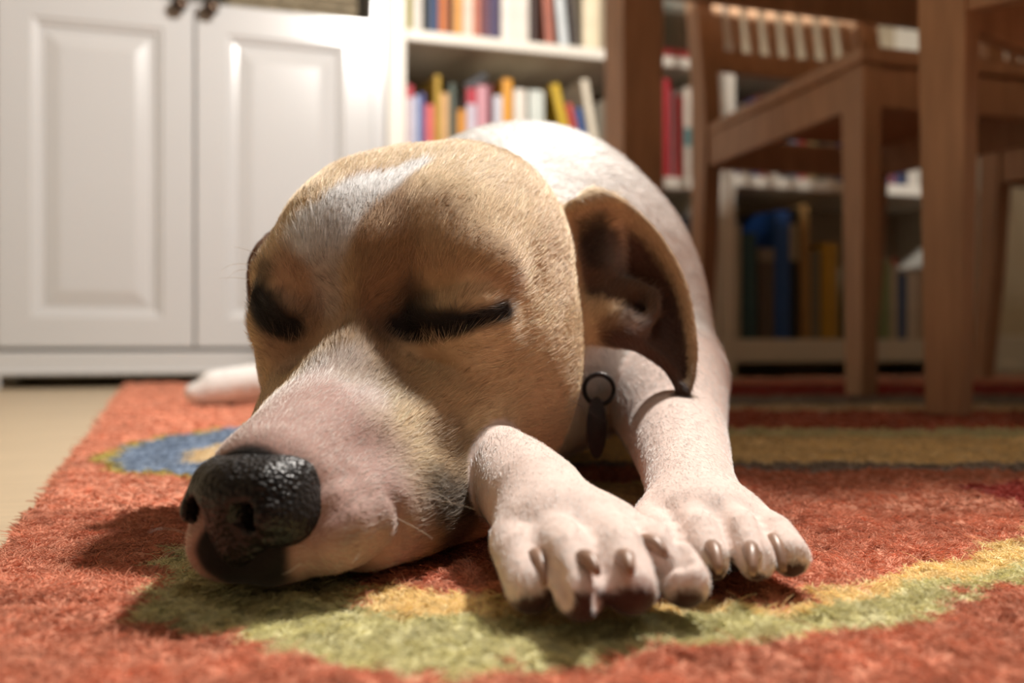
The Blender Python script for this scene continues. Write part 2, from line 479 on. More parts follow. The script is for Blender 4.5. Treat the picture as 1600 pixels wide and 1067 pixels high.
# black book lying across the tops, flat red book
lb = wall_thing('book', wall_t(757), 0.05, 0.0); tag(lb, 'black book lying tilted across the tops of the paperbacks', 'book', 'paperbacks on the middle shelf')
lb.location.z = wall_z(757, 131, 0.05)
lb.rotation_euler = (Matrix.Rotation(WRZ,4,'Z') @ Matrix.Rotation(math.radians(-33),4,'Y')).to_euler()
MB().box(-0.028,0.028,0,0.13,0,0.003).box(-0.028,0.028,0,0.13,0.011,0.014).box(-0.028,0.028,-0.002,0.002,0,0.014).build('cover', mat('black cover', srgb(30,30,38), 0.5, noise=(20,0.1,(1,1,1))), lb)
MB().box(-0.026,0.026,0.002,0.127,0.003,0.011).build('pages', MATS['book pages'], lb)
fr = wall_thing('book', wall_t(1058), 0.004, SH[0][2][0]+0.0003); tag(fr, 'flat red book lying on the upper shelf under the grey ones', 'book', 'books on the upper shelf')
for q in (MB().box(-0.035,0.035,0,0.016,0,0.003).box(-0.035,0.035,0,0.016,0.013,0.016).box(-0.035,0.035,0,0.002,0.003,0.013),):
    q.build('cover', mat('red cover', srgb(176,58,56), 0.5, noise=(20,0.1,(1,1,1))), fr)
MB().box(-0.033,0.033,0.002,0.015,0.003,0.013).build('pages', MATS['book pages'], fr)

# ------------------------------------------------------------------ table and chairs
TA = np.array([0.19, 1.60]); TR = E; TF = np.array([0.329, -0.944])
LEGD, LEGW = 0.87, 1.35
tb_c = TA+TR*LEGW/2+TF*LEGD/2
tbl = empty('dining_table', (tb_c[0], tb_c[1], 0.0), WRZ); tag(tbl, 'brown wooden dining table whose square leg stands behind the dog', 'table')
for sx in (-1, 1):
    for sy in (-1, 1):
        x, y = sx*LEGW/2, sy*LEGD/2
        MB().sweep([(x,y,0.0006),(x,y,0.005),(x,y,0.70)], [0.031,0.034,0.034], [0.031,0.034,0.034]).build('leg', m_wood, tbl)
for sy in (-1, 1): MB().box(-LEGW/2+0.034, LEGW/2-0.034, sy*LEGD/2-0.011, sy*LEGD/2+0.011, 0.615, 0.70, 0.002).build('apron', m_wood, tbl)
for sx in (-1, 1): MB().box(sx*LEGW/2-0.011, sx*LEGW/2+0.011, -LEGD/2+0.034, LEGD/2-0.034, 0.615, 0.70, 0.002).build('apron', m_wood, tbl)
MB().box(-LEGW/2-0.209, LEGW/2+0.209, -LEGD/2-0.015, LEGD/2+0.015, 0.70, 0.728, 0.004).build('tabletop', m_wood, tbl)

def chair(cx, cy, fwd, label):
    fwd = np.array(fwd)/np.linalg.norm(fwd)
    rz = math.atan2(fwd[0], -fwd[1])        # local -y is the chair's front
    c = empty('dining_chair', (cx, cy, 0), rz)
    tag(c, label, 'chair', 'brown wooden chairs around the table')
    SZ, F, Bk, D = 0.441, 0.195, 0.17, 0.46
    for s in (-1, 1):
        x = s*F
        MB().sweep([(x,-D/2,0.0006),(x,-D/2,0.36),(x,-D/2,SZ-0.019)], [0.0115,0.0135,0.0135], [0.017,0.0225,0.0225]).build('leg', m_wood, c)
        x = s*Bk
        pts = [(x, D/2+0.035, 0.0006),(x, D/2+0.012, 0.20),(x, D/2, 0.40),(x, D/2+0.005, 0.50),(x, D/2+0.03, 0.66),(x, D/2+0.075, 0.86),(x, D/2+0.095, 0.93)]
        MB().sweep(pts, [0.013,0.0145,0.0155,0.0155,0.015,0.0145,0.013], [0.016,0.02,0.024,0.023,0.02,0.016,0.012]).build('leg', m_wood, c)
        # side apron and stretcher
        MB().sweep([(s*F,-D/2+0.028,0.398),(s*Bk,D/2-0.024,0.398)], [0.010,0.010], [0.0,0.0]).v
        a = MB(); x0, x1 = s*F, s*Bk; y0, y1 = -D/2+0.0223, D/2-0.0235
        v = [(x0-0.010,y0,0.370),(x0+0.010,y0,0.370),(x1+0.010,y1,0.370),(x1-0.010,y1,0.370),(x0-0.010,y0,0.4215),(x0+0.010,y0,0.4215),(x1+0.010,y1,0.4215),(x1-0.010,y1,0.4215)]
        a.add(v, [(0,3,2,1),(4,5,6,7),(0,1,5,4),(1,2,6,5),(2,3,7,6),(3,0,4,7)]); a.build('apron', m_wood, c)
    MB().box(-F+0.0135, F-0.0135, -D/2-0.018, -D/2+0.002, 0.370, 0.4215, 0.002).build('apron', m_wood, c)
    MB().box(-Bk+0.0155, Bk-0.0155, D/2-0.010, D/2+0.010, 0.370, 0.4215, 0.002).build('apron', m_wood, c)
    # seat board, slightly wider in front, notched clear of the rear legs
    v = []; q = [(-F-0.026,-D/2-0.036),(F+0.026,-D/2-0.036),(Bk+0.012,D/2-0.026),(-Bk-0.012,D/2-0.026)]
    for z, i in ((0.4222,0.003),(0.4262,0.0),(0.437,0.0),(0.441,0.004)):
        ctr = np.array([0,0.0])
        for p in q:
            p = np.array(p); d = (ctr-p)/np.linalg.norm(ctr-p); v.append((*(p+d*i), z))
    f = [(3,2,1,0),(12,13,14,15)]
    for k in range(3):
        for i in range(4):
            j = (i+1) % 4; f.append((k*4+i, k*4+j, k*4+4+j, k*4+4+i))
    mesh_obj('seat', v, f, m_wood, c)
    # back: lower rail, top rail, slats
    def yb(z): return D/2+np.interp(z, [0.40,0.50,0.66,0.86,0.93], [0,0.005,0.03,0.075,0.095])
    for z0, z1, nm in ((0.545,0.582,'back_rail'),(0.865,0.93,'back_rail')):
        pts = []; m_ = MB()
        n = 7
        v = []; f = []
        for i in range(n):
            x = -Bk+0.0152+(2*Bk-0.0304)*i/(n-1); bow = 0.012*(1-(2*i/(n-1)-1)**2)
            for z in (z0, z1):
                y = yb(z)+bow
                v += [(x, y-0.009, z), (x, y+0.009, z)]
        for i in range(n-1):
            a = i*4; b = a+4
            f += [(a,b,b+2,a+2),(a+1,a+3,b+3,b+1),(a+2,b+2,b+3,a+3),(a,a+1,b+1,b)]
        f += [(0,2,3,1),(n*4-4,n*4-3,n*4-1,n*4-2)]
        mesh_obj(nm, v, f, m_wood, c)
    for i in range(8):
        x = -0.133+i*0.038; bow = 0.012*(1-(x/Bk)**2)
        zs = [0.5825,0.61,0.66,0.72,0.78,0.8645]
        MB().sweep([(x, yb(z)+bow+(0.006*math.sin((z-0.58)/0.285*math.pi)), z) for z in zs], [0.006,0.009,0.0105,0.011,0.0105,0.009], [0.006]*6).build('slat', m_wood, c)
    return c
CF = np.array([0.30,-0.954]); CR = np.array([0.954,0.30])
c1 = np.array([0.337,1.77])+CR*0.17+CF*0.23
chair(c1[0], c1[1], CF, 'brown wooden chair with a slatted back standing right behind the dog')
c3 = c1+CR*0.615
chair(c3[0], c3[1], CF, 'brown wooden chair cut off by the right edge, rear leg against the cream wall')
f2 = np.array([-0.64,0.768]); r2 = np.array([0.768,0.64])
c2 = np.array([0.408,0.957])+r2*0.195-f2*0.23
chair(c2[0], c2[1], f2, 'nearest brown wooden chair, its front leg standing on the rug at the right')
# ------------------------------------------------------------------ noise helpers
def vnoise2(x, y, seed=0):
    xi = np.floor(x).astype(np.int64); yi = np.floor(y).astype(np.int64)
    fx = x-xi; fy = y-yi; fx = fx*fx*(3-2*fx); fy = fy*fy*(3-2*fy)
    def h(a, b):
        n = (a*374761393+b*668265263+seed*974634777) & 0x7fffffff
        n = ((n ^ (n >> 13))*1274126177) & 0x7fffffff
        return (n ^ (n >> 16))/float(0x7fffffff) % 1.0
    return (h(xi,yi)*(1-fx)+h(xi+1,yi)*fx)*(1-fy)+(h(xi,yi+1)*(1-fx)+h(xi+1,yi+1)*fx)*fy
def vnoise3(p, s, seed=0):
    q = p*s
    return (vnoise2(q[:,0]+31.7*np.floor(q[:,2]), q[:,1], seed)*(1-(q[:,2]-np.floor(q[:,2])))
            + vnoise2(q[:,0]+31.7*(np.floor(q[:,2])+1), q[:,1], seed)*(q[:,2]-np.floor(q[:,2])))
def in_poly(px, py, poly):
    poly = np.array(poly); inside = np.zeros(px.shape, bool); j = len(poly)-1
    for i in range(len(poly)):
        xi, yi = poly[i]; xj, yj = poly[j]
        c = ((yi > py) != (yj > py)) & (px < (xj-xi)*(py-yi)/(yj-yi+1e-12)+xi)
        inside ^= c; j = i
    return inside
def sstep(e0, e1, x):
    t = np.clip((x-e0)/(e1-e0), 0, 1); return t*t*(3-2*t)

def set_colors(me, name, col, domain='POINT'):
    at = me.attributes.new(name, 'FLOAT_COLOR', domain)
    c = np.ones((len(col), 4), np.float32); c[:,:3] = col
    at.data.foreach_set('color', c.ravel())

def strands(name, pos, radius, colors, m, parent):
    """hair curves: pos (N,K,3), radius (N,K), colours (N,3)"""
    N, K, _ = pos.shape
    hc = bpy.data.hair_curves.new(name)
    hc.add_curves([K]*N)
    hc.attributes['position'].data.foreach_set('vector', pos.astype(np.float32).ravel())
    ra = hc.attributes.get('radius') or hc.attributes.new('radius', 'FLOAT', 'POINT')
    ra.data.foreach_set('value', radius.astype(np.float32).ravel())
    c = np.ones((N, 4), np.float32); c[:,:3] = colors
    at = hc.attributes.new('strand_color', 'FLOAT_COLOR', 'CURVE'); at.data.foreach_set('color', c.ravel())
    hc.materials.append(m)
    o = bpy.data.objects.new(name, hc); COL.objects.link(o)
    if parent: o.parent = parent
    o['kind'] = 'stuff'
    return o

# ------------------------------------------------------------------ rug
RC = np.array([-0.665, 1.75]); RV = np.array([0.3291, -0.9443])
ORANGE = srgb(212,142,114); ORANGE2 = srgb(176,98,70); GREEN = srgb(214,208,160); YEL = srgb(240,214,158)
BLUE = srgb(128,144,166); CREAM = srgb(214,190,150); LIME = srgb(176,160,84); RED = srgb(164,62,52); GREYB = srgb(150,140,130)
B_EDGE = [(-0.119,0.340),(-0.1025,0.300),(-0.0935,0.256),(-0.0685,0.239),(-0.0411,0.215),(-0.026,0.209),(0.004,0.2124),(0.0416,0.2216),(0.0894,0.2444),(0.147,0.294),(0.19,0.345),(0.25,0.44)]
YG_EDGE = [(-0.036,0.262),(-0.009,0.2465),(0.03,0.245),(0.068,0.253),(0.110,0.279),(0.1625,0.325),(0.20,0.373),(0.255,0.46)]
T_EDGE = [(-0.036,0.285),(-0.02,0.277),(0.03,0.262),(0.071,0.2655),(0.11,0.296),(0.148,0.334),(0.18,0.36),(0.22,0.41),(0.26,0.48)]
def rugcol(X, Y):
    jx = (vnoise2(X*220, Y*220, 1)-0.5)*0.008+(vnoise2(X*60, Y*60, 2)-0.5)*0.010
    jy = (vnoise2(X*220, Y*220, 3)-0.5)*0.008+(vnoise2(X*60, Y*60, 4)-0.5)*0.010
    x = X+jx; y = Y+jy
    c = np.empty((len(X), 3)); c[:] = ORANGE
    def put(mask, col): c[mask] = col
    # far bands on the right half of the rug
    g = x > 0.02
    put(g & (y > 0.555) & (y < 0.585), GREYB)
    put(g & (y > 0.585) & (y < 0.755), YEL)
    put(g & (y > 0.755) & (y < 0.82), GREEN)
    put(g & (y > 0.82) & (y < 1.05), ORANGE2)
    put(g & (y > 1.05) & (y < 1.15), CREAM)
    put(g & (y > 1.15) & (y < 1.36), GREYB)
    put(g & (y > 1.36) & (y < 1.75), RED)
    put(g & (x > 0.215) & (y > 0.40) & (y < 0.50) & (x < 0.40), RED)
    # blue motif on the left
    e = ((x+0.135)/0.118)**2+((y-0.70)/0.185)**2
    put(e < 1.12, LIME); put(e < 0.98, BLUE)
    put(((x+0.175)/0.026)**2+((y-0.645)/0.062)**2 < 1, CREAM)
    # curved green and yellow band in front
    put(in_poly(x, y, B_EDGE+YG_EDGE[::-1]+[(-0.05,0.34)]), GREEN)
    put(in_poly(x, y, YG_EDGE+T_EDGE[::-1]), YEL)
    put(((x-0.045)/0.035)**2+((y-0.47)/0.035)**2 < 1, YEL)
    n = 0.82+0.36*vnoise2(X*350, Y*350, 5)
    n2 = 0.86+0.28*vnoise2(X*38, Y*38, 6)
    return c*(n*n2)[:,None]
def rug_axis(lo, hi, segs):
    out = [lo]; x = lo
    while x < hi:
        step = next(st for a, b, st in segs if a <= x < b+1e-9)
        x = min(x+step, hi); out.append(x)
    return np.array(out)
ra_s = rug_axis(0, 2.7, [(0,0.7,0.0045),(0.7,2.7,0.012)]); ra_v = rug_axis(0, 2.4, [(0,0.7,0.012),(0.7,1.75,0.0045),(1.75,2.4,0.02)])
S_, V_ = np.meshgrid(ra_s, ra_v, indexing='ij')
RX = RC[0]+S_*E[0]+V_*RV[0]; RY = RC[1]+S_*E[1]+V_*RV[1]
def rug_h(X, Y):
    return -0.0035+0.0016*(vnoise2(X*300, Y*300, 8)-0.5)+0.003*(vnoise2(X*90, Y*90, 9)-0.5)+0.0025*(vnoise2(X*25, Y*25, 10)-0.5)
RZ = rug_h(RX.ravel(), RY.ravel()).reshape(RX.shape)
edge = np.minimum(np.minimum(S_, 2.7-S_), np.minimum(V_, 2.4-V_))
RZ = RZ-0.006*(1-sstep(0, 0.009, edge))
ns, nv = RX.shape
verts = np.stack([RX.ravel(), RY.ravel(), RZ.ravel()], 1)
idx = np.arange(ns*nv).reshape(ns, nv)
q = np.stack([idx[:-1,:-1].ravel(), idx[:-1,1:].ravel(), idx[1:,1:].ravel(), idx[1:,:-1].ravel()], 1)
loop = np.concatenate([idx[:,0], idx[-1,1:], idx[-2::-1,-1], idx[0,-2:0:-1]])
low = verts[loop].copy(); low[:,2] = FLOOR_Z+0.0004
nb = len(verts); L = len(loop)
sk = np.array([[loop[i], nb+i, nb+(i+1) % L, loop[(i+1) % L]] for i in range(L)])[:, ::-1]
rug = empty('rug', (0.35, 0.6, FLOOR_Z)); tag(rug, 'terracotta wool rug with green, yellow and blue motifs', 'rug')
allv = np.concatenate([verts, low])-np.array([0.35,0.6,FLOOR_Z])
def fast_mesh(name, v, quads, m, parent, smooth=True):
    me = bpy.data.meshes.new(name)
    me.vertices.add(len(v)); me.vertices.foreach_set('co', np.asarray(v, np.float32).ravel())
    nq = len(quads); me.loops.add(nq*4); me.loops.foreach_set('vertex_index', np.asarray(quads, np.int32).ravel())
    me.polygons.add(nq); me.polygons.foreach_set('loop_start', np.arange(0, nq*4, 4, dtype=np.int32))
    me.update(calc_edges=True); me.validate()
    if smooth: me.shade_smooth()
    me.materials.append(m)
    o = bpy.data.objects.new(name, me); COL.objects.link(o); o.parent = parent
    return o
m_rug = mat('wool rug', rough=0.95, spec=0.1, attr='rug_color', noise=(500,0.18,(1,1,1)), bump=(900,0.5,0.0015,'noise'), sheen=0.25)
ro = fast_mesh('woven_base', allv, np.concatenate([q[:, ::-1], sk]), m_rug, rug)
set_colors(ro.data, 'rug_color', np.concatenate([rugcol(verts[:,0], verts[:,1]), rugcol(low[:,0], low[:,1])]))

m_pile = mat('wool pile', rough=0.9, spec=0.1, attr='strand_color', sheen=0.2)
def rug_pile():
    out = []
    for (n, x0, x1, y0, y1, ln, rd) in ((220000,-0.20,0.22,0.17,0.42,0.0036,0.00013),(80000,-0.34,0.46,0.42,0.80,0.0042,0.00026),(45000,-0.72,-0.05,0.80,1.80,0.0060,0.0007),(45000,0.0,1.15,0.80,1.95,0.0060,0.0007)):
        X = rng.uniform(x0, x1, n); Y = rng.uniform(y0, y1, n)
        keep = (np.abs(X) < Y*0.58+0.03)
        s = (X-RC[0])*E[0]+(Y-RC[1])*E[1]; keep &= s > 0.004
        X = X[keep]; Y = Y[keep]; k = len(X)
        z = rug_h(X, Y)-0.0005
        a = vnoise2(X*130, Y*130, 20)*12+rng.normal(0, 0.9, k)
        up = rng.uniform(0.35, 1.0, k); l = ln*rng.uniform(0.5, 1.25, k)
        long_ = rng.random(k) < 0.012; l[long_] *= 2.2
        hx = np.cos(a)*np.sqrt(1-up**2*0.8); hy = np.sin(a)*np.sqrt(1-up**2*0.8)
        pts = np.zeros((k, 4, 3))
        for i, t in enumerate((0, 0.4, 0.75, 1.0)):
            pts[:,i,0] = X+hx*l*t*(0.5+0.7*t); pts[:,i,1] = Y+hy*l*t*(0.5+0.7*t); pts[:,i,2] = z+l*0.85*up*(t-0.35*t*t)
        r = np.tile(np.array([1,1,0.85,0.35])*rd, (k,1))
        r[long_] *= 0.6
        col = rugcol(X, Y)*rng.uniform(0.8, 1.3, k)[:,None]
        out.append((pts, r, col))
    return [np.concatenate([o[i] for o in out]) for i in range(3)]
pp, pr, pc = rug_pile()
strands('pile', pp-np.array([0.35,0.6,FLOOR_Z]), pr, pc, m_pile, rug)
# ------------------------------------------------------------------ the sleeping dog: one implicit surface
YAW = math.radians(11.5)
HO = np.array([-0.068, 0.256, 0.0])
HLx = np.array([math.cos(YAW), -math.sin(YAW), 0.0]); HBx = np.array([math.sin(YAW), math.cos(YAW), 0.0]); HZ = np.array([0,0,1.0])
def H(a, b, z): return HO+HLx*a+HBx*b+HZ*z
def head_local(p):
    q = p-HO; return np.stack([q@HLx, q@HBx, q[:,2]], 1)

OPS = []
class Cone:
    def __init__(s, a, b, ra, rb):
        s.a = np.array(a, float); s.b = np.array(b, float); s.ra = ra; s.rb = rb
        r = max(ra, rb); s.lo = np.minimum(s.a, s.b)-r; s.hi = np.maximum(s.a, s.b)+r
    def d(s, p):
        ab = s.b-s.a; t = np.clip((p-s.a)@ab/(ab@ab+1e-12), 0, 1)
        return np.linalg.norm(p-s.a-t[:,None]*ab, axis=1)-(s.ra+t*(s.rb-s.ra))
class Ell:
    def __init__(s, c, r, axes=None):
        s.c = np.array(c, float); s.r = np.array(r, float)
        s.A = np.stack(axes) if axes is not None else np.eye(3)
        m = max(r); s.lo = s.c-m; s.hi = s.c+m
    def d(s, p):
        q = (p-s.c)@s.A.T; k0 = np.linalg.norm(q/s.r, axis=1); k1 = np.linalg.norm(q/s.r**2, axis=1)
        return k0*(k0-1)/np.maximum(k1, 1e-9)
class Chain:
    """tapered tube through joints"""
    def __init__(s, pts):
        s.seg = [Cone(pts[i][0], pts[i+1][0], pts[i][1], pts[i+1][1]) for i in range(len(pts)-1)]
        s.lo = np.min([c.lo for c in s.seg], 0); s.hi = np.max([c.hi for c in s.seg], 0)
    def d(s, p): return np.min([c.d(p) for c in s.seg], 0)
class Cloud:
    """many small balls along a curved sheet (ear leather)"""
    def __init__(s, pts, rad):
        s.p = np.asarray(pts); s.rad = np.asarray(rad); m = s.rad.max(); s.lo = s.p.min(0)-m; s.hi = s.p.max(0)+m
    def raster(s, ax, ay, az):
        F = np.full((len(ax), len(ay), len(az)), 0.02)
        for p, r in zip(s.p, s.rad):
            sl = []
            for c, a in enumerate((ax, ay, az)):
                sl.append(slice(np.searchsorted(a, p[c]-r-0.006), np.searchsorted(a, p[c]+r+0.006)))
            d = np.sqrt((ax[sl[0]]-p[0])[:,None,None]**2+(ay[sl[1]]-p[1])[None,:,None]**2+(az[sl[2]]-p[2])[None,None,:]**2)-r
            sub = F[tuple(sl)]; np.minimum(sub, d, out=sub)
        return F
def U(prim, k=0.01): OPS.append(('u', prim, k))
def SUB(prim, k=0.003): OPS.append(('s', prim, k))
def smin(a, b, k):
    h = np.clip(0.5+0.5*(b-a)/k, 0, 1); return b+(a-b)*h-k*h*(1-h)
HA = [HLx, HBx, HZ]
def HE(a, b, z, ra, rb, rz, k=0.01, pair=False):
    U(Ell(H(a, b, z), (ra, rb, rz), HA), k)
    if pair: U(Ell(H(-a, b, z), (ra, rb, rz), HA), k)
def HC(p, q, ra, rb, k=0.01, pair=False):
    U(Cone(H(*p), H(*q), ra, rb), k)
    if pair: U(Cone(H(-p[0], p[1], p[2]), H(-q[0], q[1], q[2]), ra, rb), k)

# torso, neck
U(Cone((-0.02,0.46,0.085),(0.005,0.57,0.100), 0.056, 0.080), 0.03)
U(Cone((0.005,0.57,0.100),(0.025,0.74,0.092), 0.079, 0.090), 0.03)
U(Cone((0.025,0.74,0.092),(-0.005,0.98,0.088), 0.090, 0.086), 0.03)
U(Ell((-0.02,1.08,0.085),(0.105,0.12,0.088)), 0.03)
U(Cone((0.0,0.50,0.055),(0.01,0.62,0.055), 0.050, 0.062), 0.02)       # brisket
U(Ell((0.062,0.60,0.085),(0.045,0.07,0.06)), 0.03); U(Ell((-0.06,0.60,0.08),(0.045,0.07,0.06)), 0.03)
U(Chain([((0.060,0.60,0.085),0.042), ((0.076,0.515,0.046),0.033), ((0.073,0.47,0.031),0.0180)]), 0.02)   # upper arm and elbow
# hind legs
U(Cone((-0.08,1.08,0.075),(-0.17,1.06,0.05), 0.06, 0.045), 0.02)
U(Cone((-0.17,1.06,0.05),(-0.24,1.13,0.03), 0.035, 0.024), 0.015)
U(Cone((-0.24,1.13,0.028),(-0.325,1.12,0.018), 0.022, 0.019), 0.01)
U(Cone((-0.32,1.12,0.016),(-0.345,1.112,0.012), 0.017, 0.012), 0.006)
U(Cone((0.07,1.08,0.075),(0.13,1.02,0.05), 0.06, 0.045), 0.02)
U(Cone((0.13,1.02,0.045),(0.14,1.15,0.028), 0.035, 0.022), 0.015)
U(Cone((-0.02,1.18,0.06),(-0.06,1.30,0.015), 0.02, 0.010), 0.02)       # tail

# head
HE(0.020, 0.165, 0.091, 0.038, 0.057, 0.0510, 0.012, True)
HE(0.012, 0.168, 0.0950, 0.036, 0.050, 0.0510, 0.010)
HE(0.028, 0.172, 0.0960, 0.028, 0.046, 0.0430, 0.010)
HE(-0.006, 0.166, 0.0930, 0.030, 0.050, 0.0515, 0.008)
HE(0.017, 0.128, 0.090, 0.030, 0.034, 0.035, 0.014, True)
HE(0.033, 0.124, 0.066, 0.0165, 0.030, 0.019, 0.012, True)             # zygoma
HE(0.0395, 0.162, 0.058, 0.0245, 0.044, 0.036, 0.014, True)             # cheek muscle
HC((0.030,0.165,0.031),(0.018,0.070,0.016), 0.024, 0.015, 0.012, True) # jaw
HC((0.025,0.122,0.046),(0.010,0.062,0.028), 0.0225, 0.019, 0.010, True)# midface
HC((-0.0025,0.026,0.0250),(0,0.090,0.0480), 0.0185, 0.0185, 0.009)           # muzzle core
HC((0.0125,0.026,0.0155),(0.0195,0.060,0.0180), 0.0135, 0.0175, 0.006, True)  # flews
HC((0.0,0.022,0.009),(0.0,0.07,0.012), 0.010, 0.016, 0.006)            # chin
HC((0.018,0.045,0.0115),(0.036,0.105,0.0135), 0.0115, 0.0150, 0.008, True)  # lower lip and jaw on the rug
HE(0.0, 0.0150, 0.0105, 0.0125, 0.0095, 0.0095, 0.004)                 # lip below the nose
HC((0,0.080,0.0530),(0,0.108,0.0850), 0.0135, 0.0190, 0.012)             # root of the nose bridge
U(Cone(H(-0.0112,0.0150,0.0115), H(-0.0150,0.040,0.0140), 0.0105, 0.013), 0.004)   # far lip
HE(0.029, 0.111, 0.0895, 0.018, 0.015, 0.0105, 0.014, True)            # brow
for s_ in (1, -1):
    SUB(Ell(H(s_*0.0195,0.0835,0.0755), (0.013,0.0075,0.0105), HA), 0.014)   # hollow at the inner corner
HE(0.0310, 0.1060, 0.0725, 0.0165, 0.0140, 0.0125, 0.007, True)        # closed eye

# ears
EARS = []
def ear(rows, bulge, thick):
    """rows: list of (outer, inner) world points from base to tip"""
    rows = [(np.array(a), np.array(b)) for a, b in rows]
    n = len(rows); pts = []; rad = []; par = []
    dense_u = np.linspace(0, n-1, 90)
    for u in dense_u:
        i = min(int(u), n-2); f = u-i
        def cr(k, w):
            g = lambda j: rows[min(max(j,0),n-1)][w]
            p0,p1,p2,p3 = g(i-1),g(i),g(i+1),g(i+2)
            return 0.5*((2*p1)+(p2-p0)*f+(2*p0-5*p1+4*p2-p3)*f*f+(3*p1-p0-3*p2+p3)*f**3)
        o_, n_ = cr(0,0), cr(0,1)
        m = max(3, int(np.linalg.norm(o_-n_)/0.0019)+1)
        bu = np.interp(u, np.arange(n), bulge)
        for v in np.linspace(0, 1, m):
            p = o_+(n_-o_)*v+np.array([0,1.0,0])*bu*math.sin(math.pi*v)**0.8
            pts.append(p); rad.append(np.interp(u, [0,n-1], thick)); par.append((u/(n-1), v))
    EARS.append((np.array(pts), np.array(par)))
    return Cloud(pts, rad)
near_rows = [(P(900,322,0.432), P(930,500,0.432)), (P(945,313,0.436), P(948,522,0.422)), (P(990,336,0.440), P(978,530,0.420)), (P(1032,382,0.440), P(1005,545,0.424)),
             (P(1063,440,0.436), P(1036,566,0.424)), (P(1078,505,0.430), P(1054,588,0.422)), (P(1082,565,0.424), P(1061,604,0.419)), (P(1074,608,0.418), P(1069,611,0.417))]
U(ear(near_rows, [0.016,0.018,0.019,0.016,0.011,0.007,0.003,0.0], [0.0032,0.0022]), 0.008)
# inner fold of the ear and tragus
U(Chain([(P(958,470,0.440),0.005), (P(990,452,0.440),0.0045), (P(1018,462,0.437),0.0038), (P(1022,488,0.431),0.0032), (P(1000,512,0.426),0.0035), (P(975,522,0.424),0.004)]), 0.006)
U(Ell(P(925,400,0.444), (0.010,0.008,0.030)), 0.012)
U(Ell(P(945,500,0.426), (0.010,0.006,0.0085)), 0.010)
far_rows = [(H(-0.050,0.200,0.128), H(-0.054,0.165,0.112)), (H(-0.063,0.205,0.127), H(-0.062,0.160,0.110)), (H(-0.072,0.20,0.112), H(-0.068,0.152,0.100)),
            (H(-0.075,0.195,0.088), H(-0.069,0.152,0.084)), (H(-0.074,0.19,0.066), H(-0.068,0.160,0.066)), (H(-0.072,0.178,0.050), H(-0.070,0.172,0.050))]
U(ear(far_rows, [0.0]*6, [0.0034,0.0024]), 0.004)

# fore legs: (near one under the cheek, then the other)
LEGK = 0.0015
LEGS = []
def new_group(): LEGS.append([]); OPS.append(('push', None, 0))
def end_group(k): OPS.append(('pop', None, k))
def leg_part(prim, k): LEGS[-1].append((prim, k)); U(prim, k)
new_group()
leg_part(Chain([((-0.085,0.54,0.05),0.034), ((-0.055,0.45,0.026),0.024), ((-0.012,0.365,0.0215),0.0175), ((0.0015,0.330,0.0200),0.0150), ((0.0075,0.300,0.0180),0.0150), ((0.0120,0.275,0.0130),0.0125)]), 0.006)
leg_part(Ell((0.0165,0.276,0.0125),(0.0205,0.022,0.0115)), 0.010)
TOES1 = [((0.0010,0.270,0.0125),(0.0022,0.255,0.0115),(0.0045,0.2410,0.0070)), ((0.0110,0.264,0.0150),(0.0135,0.243,0.0140),(0.0155,0.2285,0.0085)),
         ((0.0240,0.263,0.0150),(0.0260,0.245,0.0140),(0.0268,0.2315,0.0090)), ((0.0330,0.268,0.0125),(0.0380,0.252,0.0125),(0.0410,0.2425,0.0080))]
for a, b, c in TOES1:
    leg_part(Chain([(a,0.0072),(b,0.0067),(c,0.0062)]), 0.0012)
leg_part(Ell((0.0160,0.275,0.0145),(0.0180,0.014,0.0085)), 0.005)
end_group(LEGK)
new_group()
leg_part(Chain([((0.0755,0.512,0.044),0.0325), ((0.0705,0.44,0.0260),0.0215), ((0.0660,0.395,0.0215),0.0180), ((0.0615,0.355,0.0165),0.0152), ((0.0580,0.325,0.0130),0.0152), ((0.0565,0.300,0.0100),0.0125)]), 0.010)
leg_part(Ell((0.0565,0.305,0.0105),(0.0205,0.022,0.0110)), 0.010)
TOES2 = [((0.0405,0.300,0.0115),(0.0410,0.286,0.0110),(0.0425,0.2745,0.0075)), ((0.0505,0.296,0.0135),(0.0515,0.280,0.0125),(0.0525,0.2680,0.0080)),
         ((0.0615,0.296,0.0135),(0.0630,0.280,0.0125),(0.0640,0.2680,0.0080)), ((0.0705,0.300,0.0115),(0.0730,0.286,0.0110),(0.0745,0.2745,0.0075))]
for a, b, c in TOES2:
    leg_part(Chain([(a,0.0066),(b,0.0061),(c,0.0056)]), 0.0012)
leg_part(Ell((0.0565,0.307,0.0125),(0.0180,0.014,0.0080)), 0.005)
end_group(LEGK)

